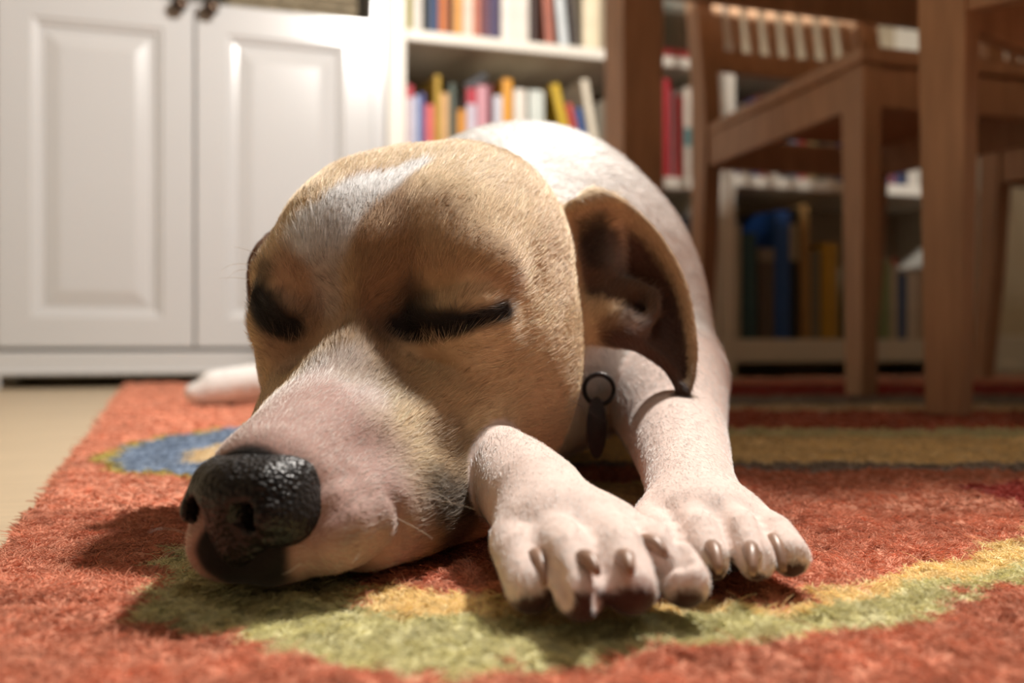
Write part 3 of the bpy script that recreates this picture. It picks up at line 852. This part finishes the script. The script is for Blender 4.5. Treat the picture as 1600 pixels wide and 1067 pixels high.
# the belly side is flattened by the rug
FLAT_Z = -0.0015
def grid_field(ax, ay, az):
    nx, ny, nz = len(ax), len(ay), len(az)
    F = np.full((nx,ny,nz), 0.08, np.float32); stack = []
    for op, prim, k in OPS:
        if op == 'push': stack.append(F); F = np.full((nx,ny,nz), 0.08, np.float32); continue
        if op == 'pop':
            G = stack.pop(); msk = F < 0.079
            G[msk] = smin(F[msk], G[msk], k); F = G; continue
        m = 2*k+0.012
        sl = []
        for c, a in enumerate((ax, ay, az)):
            i0 = np.searchsorted(a, prim.lo[c]-m); i1 = np.searchsorted(a, prim.hi[c]+m); sl.append(slice(i0, i1))
        sub = F[tuple(sl)]
        if sub.size == 0: continue
        if isinstance(prim, Cloud): d = prim.raster(ax[sl[0]], ay[sl[1]], az[sl[2]])
        else:
            X, Y, Z = np.meshgrid(ax[sl[0]], ay[sl[1]], az[sl[2]], indexing='ij')
            pts = np.stack([X.ravel(), Y.ravel(), Z.ravel()], 1)
            d = prim.d(pts).reshape(sub.shape)
        if op == 'u': F[tuple(sl)] = smin(sub, d, k)
        else: F[tuple(sl)] = -smin(-sub, d, k)
    return np.maximum(F, (FLAT_Z-az)[None,None,:])

def surface_nets(F, ax, ay, az):
    S = F < 0
    nx, ny, nz = F.shape
    cnt = np.zeros((nx-1,ny-1,nz-1), np.int8)
    for i in (0,1):
        for j in (0,1):
            for k in (0,1): cnt += S[i:nx-1+i, j:ny-1+j, k:nz-1+k]
    act = (cnt > 0) & (cnt < 8)
    ci = np.argwhere(act); idx = np.full(act.shape, -1, np.int64); idx[act] = np.arange(len(ci))
    corners = np.array([(i,j,k) for i in (0,1) for j in (0,1) for k in (0,1)])
    vals = np.stack([F[ci[:,0]+c[0], ci[:,1]+c[1], ci[:,2]+c[2]] for c in corners], 1)
    edges = [(a,b) for a in range(8) for b in range(a+1,8) if np.abs(corners[a]-corners[b]).sum() == 1]
    acc = np.zeros((len(ci),3)); n = np.zeros(len(ci))
    for a, b in edges:
        va, vb = vals[:,a], vals[:,b]; m = (va < 0) != (vb < 0)
        t = np.where(m, va/np.where(m, va-vb, 1), 0)
        p = corners[a]+(corners[b]-corners[a])*t[:,None]
        acc[m] += p[m]; n[m] += 1
    loc = acc/n[:,None]
    axs = (ax, ay, az); V = np.empty((len(ci),3))
    for c in range(3):
        a = axs[c]; V[:,c] = a[ci[:,c]]+(a[ci[:,c]+1]-a[ci[:,c]])*loc[:,c]
    quads = []
    for d in range(3):
        s0 = [slice(None)]*3; s1 = [slice(None)]*3; s0[d] = slice(0,-1); s1[d] = slice(1,None)
        A, B = S[tuple(s0)], S[tuple(s1)]
        e = np.argwhere(A != B); u, v = (d+1) % 3, (d+2) % 3
        lim = np.array(F.shape)-1
        ok = (e[:,u] > 0) & (e[:,v] > 0) & (e[:,u] < lim[u]) & (e[:,v] < lim[v]); e = e[ok]
        flip = A[e[:,0], e[:,1], e[:,2]]
        def cell(du, dv):
            q = e.copy(); q[:,u] += du; q[:,v] += dv; return idx[q[:,0], q[:,1], q[:,2]]
        qd = np.stack([cell(-1,-1), cell(0,-1), cell(0,0), cell(-1,0)], 1)
        qd[~flip] = qd[~flip][:, ::-1]; quads.append(qd)
    return V, np.concatenate(quads)

def axis(*segs):
    out = [segs[0][0]]
    for a, b, st in segs:
        n = max(1, int(round((b-a)/st))); out += list(a+(b-a)*(np.arange(n)+1)/n)
    return np.array(out)
FINE = 0.0014
ax_ = axis((-0.40,-0.12,0.006), (-0.12,0.105,FINE), (0.105,0.21,0.005))
ay_ = axis((0.212,0.455,FINE), (0.455,0.56,0.0025), (0.56,1.34,0.007))
az_ = axis((-0.006,0.152,FINE), (0.152,0.205,0.003))
Fg = grid_field(ax_, ay_, az_)

def sample(p):
    """trilinear read of the field"""
    out = []; ii = []; ff = []
    for c, a in enumerate((ax_, ay_, az_)):
        i = np.clip(np.searchsorted(a, p[:,c])-1, 0, len(a)-2); ii.append(i); ff.append(np.clip((p[:,c]-a[i])/(a[i+1]-a[i]), 0, 1))
    r = 0
    for i in (0,1):
        for j in (0,1):
            for k in (0,1):
                w = (ff[0] if i else 1-ff[0])*(ff[1] if j else 1-ff[1])*(ff[2] if k else 1-ff[2])
                r = r+w*Fg[ii[0]+i, ii[1]+j, ii[2]+k]
    return r

def pick(x, y, lo=0.2, hi=0.75):
    """first surface point behind a photo pixel (used to lay out creases and coat markings)"""
    d = P(x, y, 1.0)-np.array([0,0,CAM_Z]); t = lo
    for _ in range(400):
        p = np.array([[0,0,CAM_Z]])+d*t
        f = float(sample(p)[0])
        if f < 0.0003: break
        t += max(min(f, 0.02)*0.7, 0.0003)
        if t > hi: break
    return p[0]
def local_op(prim, k, sub):
    m = 2*k+0.004; sl = []
    for c, a in enumerate((ax_, ay_, az_)):
        sl.append(slice(np.searchsorted(a, prim.lo[c]-m), np.searchsorted(a, prim.hi[c]+m)))
    sl = tuple(sl); X, Y, Z = np.meshgrid(ax_[sl[0]], ay_[sl[1]], az_[sl[2]], indexing='ij')
    d = prim.d(np.stack([X.ravel(), Y.ravel(), Z.ravel()], 1)).reshape(X.shape)
    Fg[sl] = -smin(-Fg[sl], d, k) if sub else smin(Fg[sl], d, k)
def surf_normal(p):
    h = 0.0015; g = np.array([float(sample((p+np.eye(3)[i]*h)[None])[0]-sample((p-np.eye(3)[i]*h)[None])[0]) for i in range(3)])
    return g/(np.linalg.norm(g)+1e-12)
def crease(px, r, k, depth=0.0):
    pts = [pick(*q) for q in px]; pts = [p-surf_normal(p)*depth for p in pts]
    local_op(Chain([(p, r) for p in pts]), k, True)
def ridge(px, r, k, depth=0.0):
    pts = [pick(*q) for q in px]; pts = [p-surf_normal(p)*depth for p in pts]
    local_op(Chain([(p, r) for p in pts]), k, False)
# eyelids and slits
NEAR_SLIT = [(618,512),(648,517),(684,513),(720,504),(755,494),(788,486)]
FAR_SLIT = [(399,468),(415,490),(434,504),(456,512)]
ridge([(660,492),(690,488),(722,481),(752,474)], 0.0042, 0.005, 0.0026)
ridge([(660,536),(700,530),(740,516)], 0.0032, 0.005, 0.0022)
ridge([(404,462),(422,478),(440,488)], 0.0036, 0.005, 0.0022)
crease(NEAR_SLIT, 0.0010, 0.0028, 0.0006)
crease(FAR_SLIT, 0.0010, 0.0028, 0.0006)
# folds of the lip and cheek
crease([(496,822),(535,796),(572,776)], 0.0009, 0.0065, 0.0)
ridge([(520,842),(560,818),(600,796)], 0.0046, 0.006, 0.0030)
crease([(560,893),(604,868),(632,835),(630,800),(612,772)], 0.0007, 0.006, 0.0)
crease([(490,765),(520,750),(550,740)], 0.0004, 0.004, 0.0)
for ln_ in ([(1040,792),(1052,812),(1060,840),(1068,872)], [(1122,786),(1130,815),(1140,850),(1148,892)], [(1188,800),(1200,840),(1206,885)],
            [(822,838),(850,872),(868,900),(872,935)], [(902,812),(920,840),(934,872),(944,905),(947,940)], [(985,825),(1012,850),(1030,890)]):
    pk = [pick(*q) for q in ln_]; nk = len(pk)
    local_op(Chain([(p_-surf_normal(p_)*(-0.0008+0.0026*i_/(nk-1)), 0.0006+0.0012*i_/(nk-1)) for i_, p_ in enumerate(pk)]), 0.0030, True)
DV, DQ = surface_nets(Fg, ax_, ay_, az_)
# relax the net a little
def relax(V, Q, it, w):
    for _ in range(it):
        acc = np.zeros_like(V); n = np.zeros(len(V))
        for a, b in ((0,1),(1,2),(2,3),(3,0)):
            for s, t in ((a,b),(b,a)):
                np.add.at(acc, Q[:,s], V[Q[:,t]]); np.add.at(n, Q[:,s], 1)
        V = V*(1-w)+w*acc/n[:,None]
    return V
DV = relax(DV, DQ, 2, 0.5)


# ------------------------------------------------------------------ nose leather
NOSE_OPS = []
def nell(a, b, z, ra, rb, rz, k, pair=False):
    for s_ in ((1,-1) if pair else (1,)): NOSE_OPS.append(('u', Ell((s_*a,b,z),(ra,rb,rz)), k))
def ncone(p, q, ra, rb, k, pair=False, op='s'):
    for s_ in ((1,-1) if pair else (1,)): NOSE_OPS.append((op, Cone((s_*p[0],p[1],p[2]),(s_*q[0],q[1],q[2]),ra,rb), k))
nell(0, 0.0120, 0.0245, 0.0165, 0.0115, 0.0100, 0.003)
nell(0, 0.0200, 0.0300, 0.0140, 0.0145, 0.0060, 0.005)
nell(0, 0.0060, 0.0250, 0.0115, 0.0080, 0.0085, 0.004)
nell(0.0130, 0.0145, 0.0205, 0.0068, 0.0140, 0.0085, 0.004, True)
nell(0, 0.0085, 0.0140, 0.0095, 0.0065, 0.0080, 0.005)
nell(0.0105, 0.0150, 0.0285, 0.0060, 0.0120, 0.0060, 0.004, True)
ncone((0.0080,-0.0045,0.0200),(0.0105,0.0070,0.0215), 0.0038, 0.0030, 0.0025, True)
ncone((0.0095,-0.0015,0.0170),(0.0195,0.0090,0.0140), 0.0018, 0.0014, 0.0025, True)
ncone((0,-0.0040,0.0080),(0,-0.0035,0.0230), 0.0010, 0.0006, 0.003)
na = axis((-0.0225,0.0225,0.0006)); nbx = axis((-0.006,0.038,0.0006)); nz_ = axis((0.004,0.042,0.0006))
Xn, Yn, Zn = np.meshgrid(na, nbx, nz_, indexing='ij'); pn = np.stack([Xn.ravel(), Yn.ravel(), Zn.ravel()], 1)
Fn = np.full(len(pn), 0.05)
for op, prim, k in NOSE_OPS:
    d = prim.d(pn); Fn = smin(Fn, d, k) if op == 'u' else -smin(-Fn, d, k)
NV, NQ = surface_nets(Fn.reshape(Xn.shape), na, nbx, nz_)
NV = relax(NV, NQ, 2, 0.4)
NR = math.radians(19); pv = 0.030
NV = np.stack([0.0020+NV[:,0]*0.93*math.cos(NR)+(NV[:,1]-pv)*math.sin(NR), pv+(NV[:,1]-pv)*math.cos(NR)-NV[:,0]*0.93*math.sin(NR), NV[:,2]], 1)
NVW = HO+NV[:,:1]*HLx+NV[:,1:2]*HBx+NV[:,2:]*HZ

# ------------------------------------------------------------------ coat colours
TAN = srgb(214,184,142); TAN_L = srgb(224,194,156); BROWN = srgb(144,106,72); DKBROWN = srgb(84,56,40); WHITE = srgb(244,240,236)
PINK = srgb(172,134,124); MUZW = srgb(198,180,170); BLACK = srgb(24,20,19); GREYW = srgb(226,223,221); CREAM_F = srgb(216,192,154); EARIN = srgb(84,58,46)
STROKES = []   # (points, radius, softness, colour, strength)
def stroke(px, r, soft, col, w, hi=0.75):
    pts = [pick(x, y, hi=hi) for x, y in px]
    if len(pts) == 1: pts = [pts[0], pts[0]+np.array([1e-5,0,0])]
    STROKES.append((Chain([(p, 0.0) for p in pts]), r, soft, np.array(col), w))
stroke([(590,280),(585,340),(600,400),(600,470)], 0.007, 0.010, BROWN, 0.85)
stroke([(660,330),(700,400),(790,420)], 0.006, 0.012, BROWN, 0.55)
stroke([(860,330),(880,420)], 0.008, 0.014, TAN_L, 0.6)
stroke([(740,450),(780,470)], 0.003, 0.006, TAN_L, 0.8)
stroke([(440,380),(420,430)], 0.006, 0.008, TAN_L, 0.7)
stroke([(480,430),(500,500),(470,540)], 0.010, 0.010, srgb(168,134,112), 0.75)
stroke([(560,500),(570,560)], 0.007, 0.009, srgb(130,96,70), 0.6)
# white blaze on the forehead, thinning to a grey stripe between the eyes
stroke([(500,368),(545,308),(588,284)], 0.0068, 0.0055, GREYW, 1.0)
stroke([(480,352),(505,375)], 0.0060, 0.0070, GREYW, 0.85)
stroke([(600,282),(650,256)], 0.0035, 0.0045, GREYW, 0.95)
stroke([(520,360),(512,410),(515,470)], 0.0035, 0.006, srgb(190,180,174), 0.6)
# tan side of the muzzle turns cream, then white
stroke([(600,650),(640,740),(650,800)], 0.010, 0.016, CREAM_F, 0.65)
stroke([(700,700),(720,760)], 0.006, 0.012, srgb(130,100,70), 0.5)  # duller lower jaw: dark hair and painted shade together
stroke([(695,780),(730,800),(715,830)], 0.005, 0.011, srgb(52,40,32), 0.8)  # dark jaw fur, with the shadow of paw and cheek painted in
# black rims and dark fur around the eyes
stroke([(630,522),(665,524),(700,518),(735,508)], 0.0008, 0.0034, BLACK, 0.85)
stroke([(405,490),(425,510),(448,518)], 0.0012, 0.0036, BLACK, 0.85)
stroke(NEAR_SLIT, 0.0022, 0.0036, BLACK, 1.0)
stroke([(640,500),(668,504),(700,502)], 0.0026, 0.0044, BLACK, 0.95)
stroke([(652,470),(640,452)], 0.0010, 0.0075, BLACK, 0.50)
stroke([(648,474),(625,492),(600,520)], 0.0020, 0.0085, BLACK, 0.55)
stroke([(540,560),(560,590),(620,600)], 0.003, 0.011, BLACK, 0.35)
stroke(FAR_SLIT, 0.0030, 0.0040, BLACK, 1.0)
stroke([(408,478),(425,496)], 0.0040, 0.0050, BLACK, 0.95)
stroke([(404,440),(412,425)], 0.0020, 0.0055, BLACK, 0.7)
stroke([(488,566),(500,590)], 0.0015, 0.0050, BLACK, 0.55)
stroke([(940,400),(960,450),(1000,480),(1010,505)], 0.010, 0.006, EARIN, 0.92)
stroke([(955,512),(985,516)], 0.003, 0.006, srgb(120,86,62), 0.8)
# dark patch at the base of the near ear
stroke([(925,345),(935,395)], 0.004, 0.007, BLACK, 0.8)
EAR_PTS = [(e[0], e[1]) for e in EARS]
def near_dist(p, cloud, cut=0.012):
    """distance to an ear sheet, chunked"""
    out = np.full(len(p), 1.0); arg = np.zeros(len(p), int)
    lo = cloud.min(0)-cut; hi = cloud.max(0)+cut
    m = np.where(np.all((p > lo) & (p < hi), axis=1))[0]
    for i in range(0, len(m), 3000):
        j = m[i:i+3000]; d2 = ((p[j][:,None,:]-cloud[None,::2])**2).sum(2)
        k = d2.argmin(1); out[j] = np.sqrt(d2[np.arange(len(j)),k]); arg[j] = k*2
    return out, arg
def mixc(c, col, w): return c*(1-w[:,None])+np.array(col)*w[:,None]
def coat(p, n):
    """hair colour, skin colour, hair length and comb direction at surface points"""
    q = head_local(p); a, b, z = q.T; aa = np.abs(a)
    c = np.empty_like(p); c[:] = TAN
    nz = vnoise3(p, 90.0, 3)-0.5
    # white neck and body with grey ticking at the back
    body = sstep(0.196, 0.222, b+nz*0.012)
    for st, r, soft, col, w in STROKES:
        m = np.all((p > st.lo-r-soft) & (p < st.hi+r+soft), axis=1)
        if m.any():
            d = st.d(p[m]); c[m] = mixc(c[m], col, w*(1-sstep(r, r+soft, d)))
    c = mixc(c, WHITE, body)
    tick = sstep(0.52, 0.62, vnoise3(p, 60.0, 9))*sstep(0.60, 0.70, p[:,1])
    c = mixc(c, srgb(150,142,138), tick*body*0.85)
    # muzzle
    mz = 1-sstep(0.044, 0.068, b+0.55*np.maximum(aa-0.014, 0)+nz*0.010-0.1*np.maximum(z-0.04,0))
    c = mixc(c, MUZW, mz); c = mixc(c, WHITE, mz*sstep(0.040, 0.060, b)*sstep(0.035,0.05,z))
    # chest below the cheek
    ch = sstep(0.180, 0.200, b)*(1-sstep(0.05, 0.075, z)); c = mixc(c, WHITE, ch)
    length = np.full(len(p), 0.0062); length = length*(1-mz)+0.0030*mz; length = length*(1-body)+0.0085*body
    comb = p-H(0, -0.02, 0.015)
    comb = comb*(1-body[:,None])+body[:,None]*np.array([0.0,0.20,-0.12])
    skin = c*(0.75+0.2*body)[:,None]; skin = mixc(skin, PINK, mz*0.85)
    # legs
    ld = np.full(len(p), 1.0)
    for grp in LEGS:
        gd = np.full(len(p), 0.08)
        for pr_, k in grp:
            m = np.all((p > pr_.lo-0.02-k) & (p < pr_.hi+0.02+k), axis=1)
            if m.any(): gd[m] = smin(gd[m], pr_.d(p[m]), k)
        ld = np.minimum(ld, gd)
    lw = 1-sstep(0.0008, 0.0020, ld); lw *= (p[:,1] < 0.60)
    c = mixc(c, WHITE, lw); skin = mixc(skin, srgb(230,208,198), lw)
    pad = lw*(1-sstep(0.0035, 0.0060, p[:,2]))*(p[:,1] < 0.262); skin = mixc(skin, srgb(96,60,52), pad*0.8); c = mixc(c, srgb(150,110,96), pad*0.7)
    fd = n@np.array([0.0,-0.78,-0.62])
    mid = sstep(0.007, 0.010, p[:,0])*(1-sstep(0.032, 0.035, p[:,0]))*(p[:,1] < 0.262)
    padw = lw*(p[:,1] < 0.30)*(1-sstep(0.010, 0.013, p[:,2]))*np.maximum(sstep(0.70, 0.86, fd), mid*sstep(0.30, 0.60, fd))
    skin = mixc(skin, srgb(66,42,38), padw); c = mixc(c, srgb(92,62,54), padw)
    length = length*(1-lw)+lw*(0.0026+0.0016*sstep(0.29, 0.34, p[:,1]))*(1-0.6*padw)
    comb = comb*(1-lw[:,None])+lw[:,None]*np.array([0.0,-0.1,-0.015])
    # ears
    for k, (ep, par) in enumerate(EAR_PTS):
        d, ar = near_dist(p, ep)
        ew = 1-sstep(0.0036, 0.0062, d)
        uu = par[ar,0]; vv = par[ar,1]
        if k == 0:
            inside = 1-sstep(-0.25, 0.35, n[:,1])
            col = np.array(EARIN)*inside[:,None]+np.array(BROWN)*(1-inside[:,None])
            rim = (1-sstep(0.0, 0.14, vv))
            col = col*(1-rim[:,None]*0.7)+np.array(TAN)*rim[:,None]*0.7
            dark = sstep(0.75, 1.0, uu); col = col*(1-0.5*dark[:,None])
        else: col = np.tile(np.array(srgb(120,80,54)), (len(p),1))
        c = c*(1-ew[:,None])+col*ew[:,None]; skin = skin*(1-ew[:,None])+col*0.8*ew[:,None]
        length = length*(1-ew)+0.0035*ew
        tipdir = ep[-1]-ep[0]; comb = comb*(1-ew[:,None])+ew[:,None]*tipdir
    # hairless black lip below the nose
    lip = (1-sstep(0.0108, 0.0135, np.sqrt((a+0.0030)**2+(z-0.011)**2*0.8)+nz*0.004))*(1-sstep(0.014, 0.024, b))
    ring = (1-sstep(0.0105, 0.0130, np.sqrt(((a+0.003)*0.95)**2+(z-0.0265)**2+(b-0.012)**2*0.8)))
    lip = np.maximum(lip, ring)
    skin = mixc(skin, BLACK, lip); c = mixc(c, BLACK, lip); length = length*(1-lip)+0.0012*lip
    return c, skin, length, comb, body, lw, mz

def face_normals(V, Q):
    return np.cross(V[Q[:,2]]-V[Q[:,0]], V[Q[:,3]]-V[Q[:,1]])
fn = face_normals(DV, DQ); farea = np.linalg.norm(fn, axis=1)*0.5
vn = np.zeros_like(DV)
for i in range(4): np.add.at(vn, DQ[:,i], fn)
vn /= np.linalg.norm(vn, axis=1, keepdims=True)+1e-12
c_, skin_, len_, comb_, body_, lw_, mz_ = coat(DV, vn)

m_skin = mat('dog skin and undercoat', rough=0.75, spec=0.2, attr='skin_color', noise=(260,0.10,(1,1,1)), bump=(700,0.25,0.0006,'noise'), sheen=0.15)
m_hair = mat('dog hair', rough=0.36, spec=0.5, attr='strand_color')
m_nose = mat('nose leather', srgb(18,16,17), 0.40, 0.36, noise=(300,0.2,(1,1,1)), bump=(760,0.65,0.0010,'voronoi'))
_nt = m_hair.node_tree; _b = _nt.nodes['Principled BSDF']; _o = _nt.nodes['Material Output']
_h = _nt.nodes.new('ShaderNodeBsdfHair'); _h.component = 'Reflection'; _h.inputs['Color'].default_value = (0.9,0.85,0.78,1)
_h.inputs['RoughnessU'].default_value = 0.22; _h.inputs['RoughnessV'].default_value = 0.7; _h.inputs['Offset'].default_value = math.radians(-4)
_m = _nt.nodes.new('ShaderNodeMixShader'); _m.inputs[0].default_value = 0.15
_at = next(n for n in _nt.nodes if n.type == 'ATTRIBUTE'); _g = _nt.nodes.new('ShaderNodeGamma'); _g.inputs[1].default_value = 0.55
_nt.links.new(_at.outputs['Color'], _g.inputs[0]); _nt.links.new(_g.outputs[0], _h.inputs['Color'])
_nt.links.new(_b.outputs[0], _m.inputs[1]); _nt.links.new(_h.outputs[0], _m.inputs[2]); _nt.links.new(_m.outputs[0], _o.inputs['Surface'])
DO = np.array([0.0, 0.5, 0.0])
dog = empty('dog', DO); tag(dog, 'tan and white dog asleep on the rug with its chin down and front paws forward', 'dog')
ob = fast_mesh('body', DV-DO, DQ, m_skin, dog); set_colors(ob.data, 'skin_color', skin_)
fast_mesh('nose', NVW-DO, NQ, m_nose, dog)

def tangent(v, n):
    t = v-(v*n).sum(1, keepdims=True)*n; return t/(np.linalg.norm(t, axis=1, keepdims=True)+1e-9)
def grow(N, weight_fn):
    w = farea*weight_fn(DV[DQ].mean(1), fn/(np.linalg.norm(fn,axis=1,keepdims=True)+1e-12)); w /= w.sum()
    f = rng.choice(len(DQ), N, p=w)
    r1, r2 = rng.random(N), rng.random(N)
    ww = np.stack([(1-r1)*(1-r2), r1*(1-r2), r1*r2, (1-r1)*r2], 1)
    lerp = lambda A: (A[DQ[f]]*(ww[:,:,None] if A.ndim == 2 else ww)).sum(1)
    return lerp(DV), lerp(vn), lerp(c_), lerp(len_), lerp(comb_), lerp(body_), lerp(lw_), lerp(mz_)
def hair_weight(p, n):
    view = p-np.array([0,0,CAM_Z]); d = np.linalg.norm(view, axis=1)
    facing = -(view*n).sum(1)/d
    w = (0.34/d)**1.6*np.where(facing > -0.55, 1.0, 0.0)*(p[:,2] > 0.0008)*(d < 1.4)
    ln = head_local(p)
    return w
N_HAIR = 330000
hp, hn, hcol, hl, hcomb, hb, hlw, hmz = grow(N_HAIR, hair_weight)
hn /= np.linalg.norm(hn, axis=1, keepdims=True)+1e-9
dist = np.linalg.norm(hp-np.array([0,0,CAM_Z]), axis=1)
jit = np.stack([vnoise3(hp, 70.0, 11+i)-0.5 for i in range(3)], 1)
tg = tangent(hcomb/(np.linalg.norm(hcomb,axis=1,keepdims=True)+1e-9)+(0.55-0.40*np.maximum(hlw,hb))[:,None]*jit+rng.normal(0, 0.16, hp.shape), hn)
lift = np.clip(rng.normal(0.20, 0.07, N_HAIR), 0.05, 0.6)+0.10*hmz+0.05*hb
L_ = hl*rng.uniform(0.6, 1.2, N_HAIR)
K = 5; pts = np.zeros((N_HAIR, K, 3)); rad = np.zeros((N_HAIR, K))
for i in range(K):
    t = i/(K-1)
    pts[:,i] = hp-hn*0.0002+tg*(L_*t*np.cos(lift))[:,None]+hn*(L_*np.sin(lift)*(t-0.45*t*t))[:,None]
    rad[:,i] = 0.000050*(1.0-0.75*t**1.5)*np.clip(dist/0.36, 0.9, 2.2)
tone = np.clip(rng.normal(1.0, 0.16, N_HAIR), 0.55, 1.5)
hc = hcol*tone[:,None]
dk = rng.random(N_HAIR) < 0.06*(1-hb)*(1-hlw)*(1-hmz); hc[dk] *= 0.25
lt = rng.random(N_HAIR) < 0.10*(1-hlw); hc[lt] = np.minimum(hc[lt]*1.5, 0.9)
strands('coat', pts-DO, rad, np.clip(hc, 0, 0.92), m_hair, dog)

# whiskers
WH = [[(640,775,0.297),(690,782,0.290),(742,796,0.283)],[(636,768,0.298),(680,770,0.292),(706,788,0.286)],[(600,800,0.285),(650,825,0.278),(676,842,0.274)],
      [(420,405,0.385),(385,390,0.390),(360,386,0.392)],[(412,420,0.385),(372,412,0.390),(345,424,0.394)],[(408,428,0.385),(375,422,0.390),(352,440,0.394)],[(404,440,0.385),(370,434,0.389),(340,436,0.394)],
      [(862,608,0.395),(900,630,0.392),(952,664,0.390)],[(866,596,0.398),(900,588,0.400),(925,584,0.402)],
      [(300,838,0.266),(262,826,0.262),(232,832,0.258)],[(305,850,0.266),(258,868,0.262),(236,892,0.258)],[(520,856,0.272),(530,878,0.266),(516,892,0.262)],[(556,840,0.274),(562,862,0.268),(548,880,0.264)],[(470,880,0.262),(450,894,0.258),(440,896,0.256)]]
wp = np.zeros((len(WH), 7, 3)); wr = np.zeros((len(WH), 7))
for i, w in enumerate(WH):
    A, B, C = [P(*k) for k in w]
    for j in range(7):
        t = j/6; wp[i,j] = (1-t)**2*A+2*t*(1-t)*(2*B-0.5*A-0.5*C)+t*t*C; wr[i,j] = 0.00010*(1-0.8*t)
wc = np.tile(np.array(srgb(225,215,200)), (len(WH),1)); wc[7] = srgb(70,52,40); wc[8] = srgb(70,52,40)
strands('whiskers', wp-DO, wr, wc, m_hair, dog)

# claws
m_claw = mat('claw horn', srgb(150,120,102), 0.4, 0.4, noise=(200,0.2,(1,1,1)))
def claw(base, tip, r):
    base = np.array(base); tip = np.array(tip); d = tip-base
    pts_ = []; rr = []
    for t in np.linspace(0, 1, 8):
        pts_.append(base+d*t+np.array([0,0,1.0])*0.12*np.linalg.norm(d)*math.sin(math.pi*t)-DO); rr.append(r*(1-0.15*t-0.45*t**3))
    MB().tube(pts_, rr, 10).build('claw', m_claw, dog, True)
for bx_, tx_, fw in (((836,862),(853,914),0.010), ((914,866),(934,896),0.009), ((972,864),(986,895),0.009), ((1008,840),(1040,868),0.007),
           ((1112,850),(1124,894),0.010), ((1170,852),(1176,897),0.010), ((1206,838),(1224,892),0.010)):
    bp = pick(*bx_); claw(bp-surf_normal(bp)*0.0012, P(tx_[0], tx_[1], bp[1]-fw), 0.0022)
# collar with ring and tag
m_steel = mat('dark worn steel', srgb(70,67,66), 0.35, 0.5, metal=0.9, noise=(200,0.2,(1,1,1)))
m_strap = mat('dark collar webbing', srgb(44,38,36), 0.8, 0.2, noise=(400,0.2,(1,1,1)))
cpts = []
cc = np.array([-0.018, 0.470, 0.086])
for i in range(40):
    a = 2*math.pi*i/40; cpts.append(cc+0.0600*np.array([math.cos(a), 0.18*math.sin(a), math.sin(a)])*np.array([1,1,1])-DO)
collar = MB().tube(cpts, 0.0045, 8, True).build('collar', m_strap, dog, True)
rc = P(936, 608, 0.448)
MB().tube([rc-DO+0.0065*np.array([math.cos(a), 0.25*math.sin(a), math.sin(a)]) for a in np.linspace(0, 2*math.pi, 24, endpoint=False)], 0.0011, 8, True).build('tag_ring', m_steel, collar, True)
tg_ = MB(); tc_ = P(932, 668, 0.446)-DO
prof = []
for i in range(28):
    a = 2*math.pi*i/28; prof.append((0.0045*math.cos(a), 0.0135*math.sin(a)))
v = [tc_+np.array([x, -0.0009+0.12*x, zz]) for x, zz in prof]+[tc_+np.array([x, 0.0009+0.12*x, zz]) for x, zz in prof]
tg_.add(v, [tuple(range(28)), tuple(range(55,27,-1))]+[(i, 28+i, 28+(i+1) % 28, (i+1) % 28) for i in range(28)])
tg_.build('name_tag', m_steel, collar)
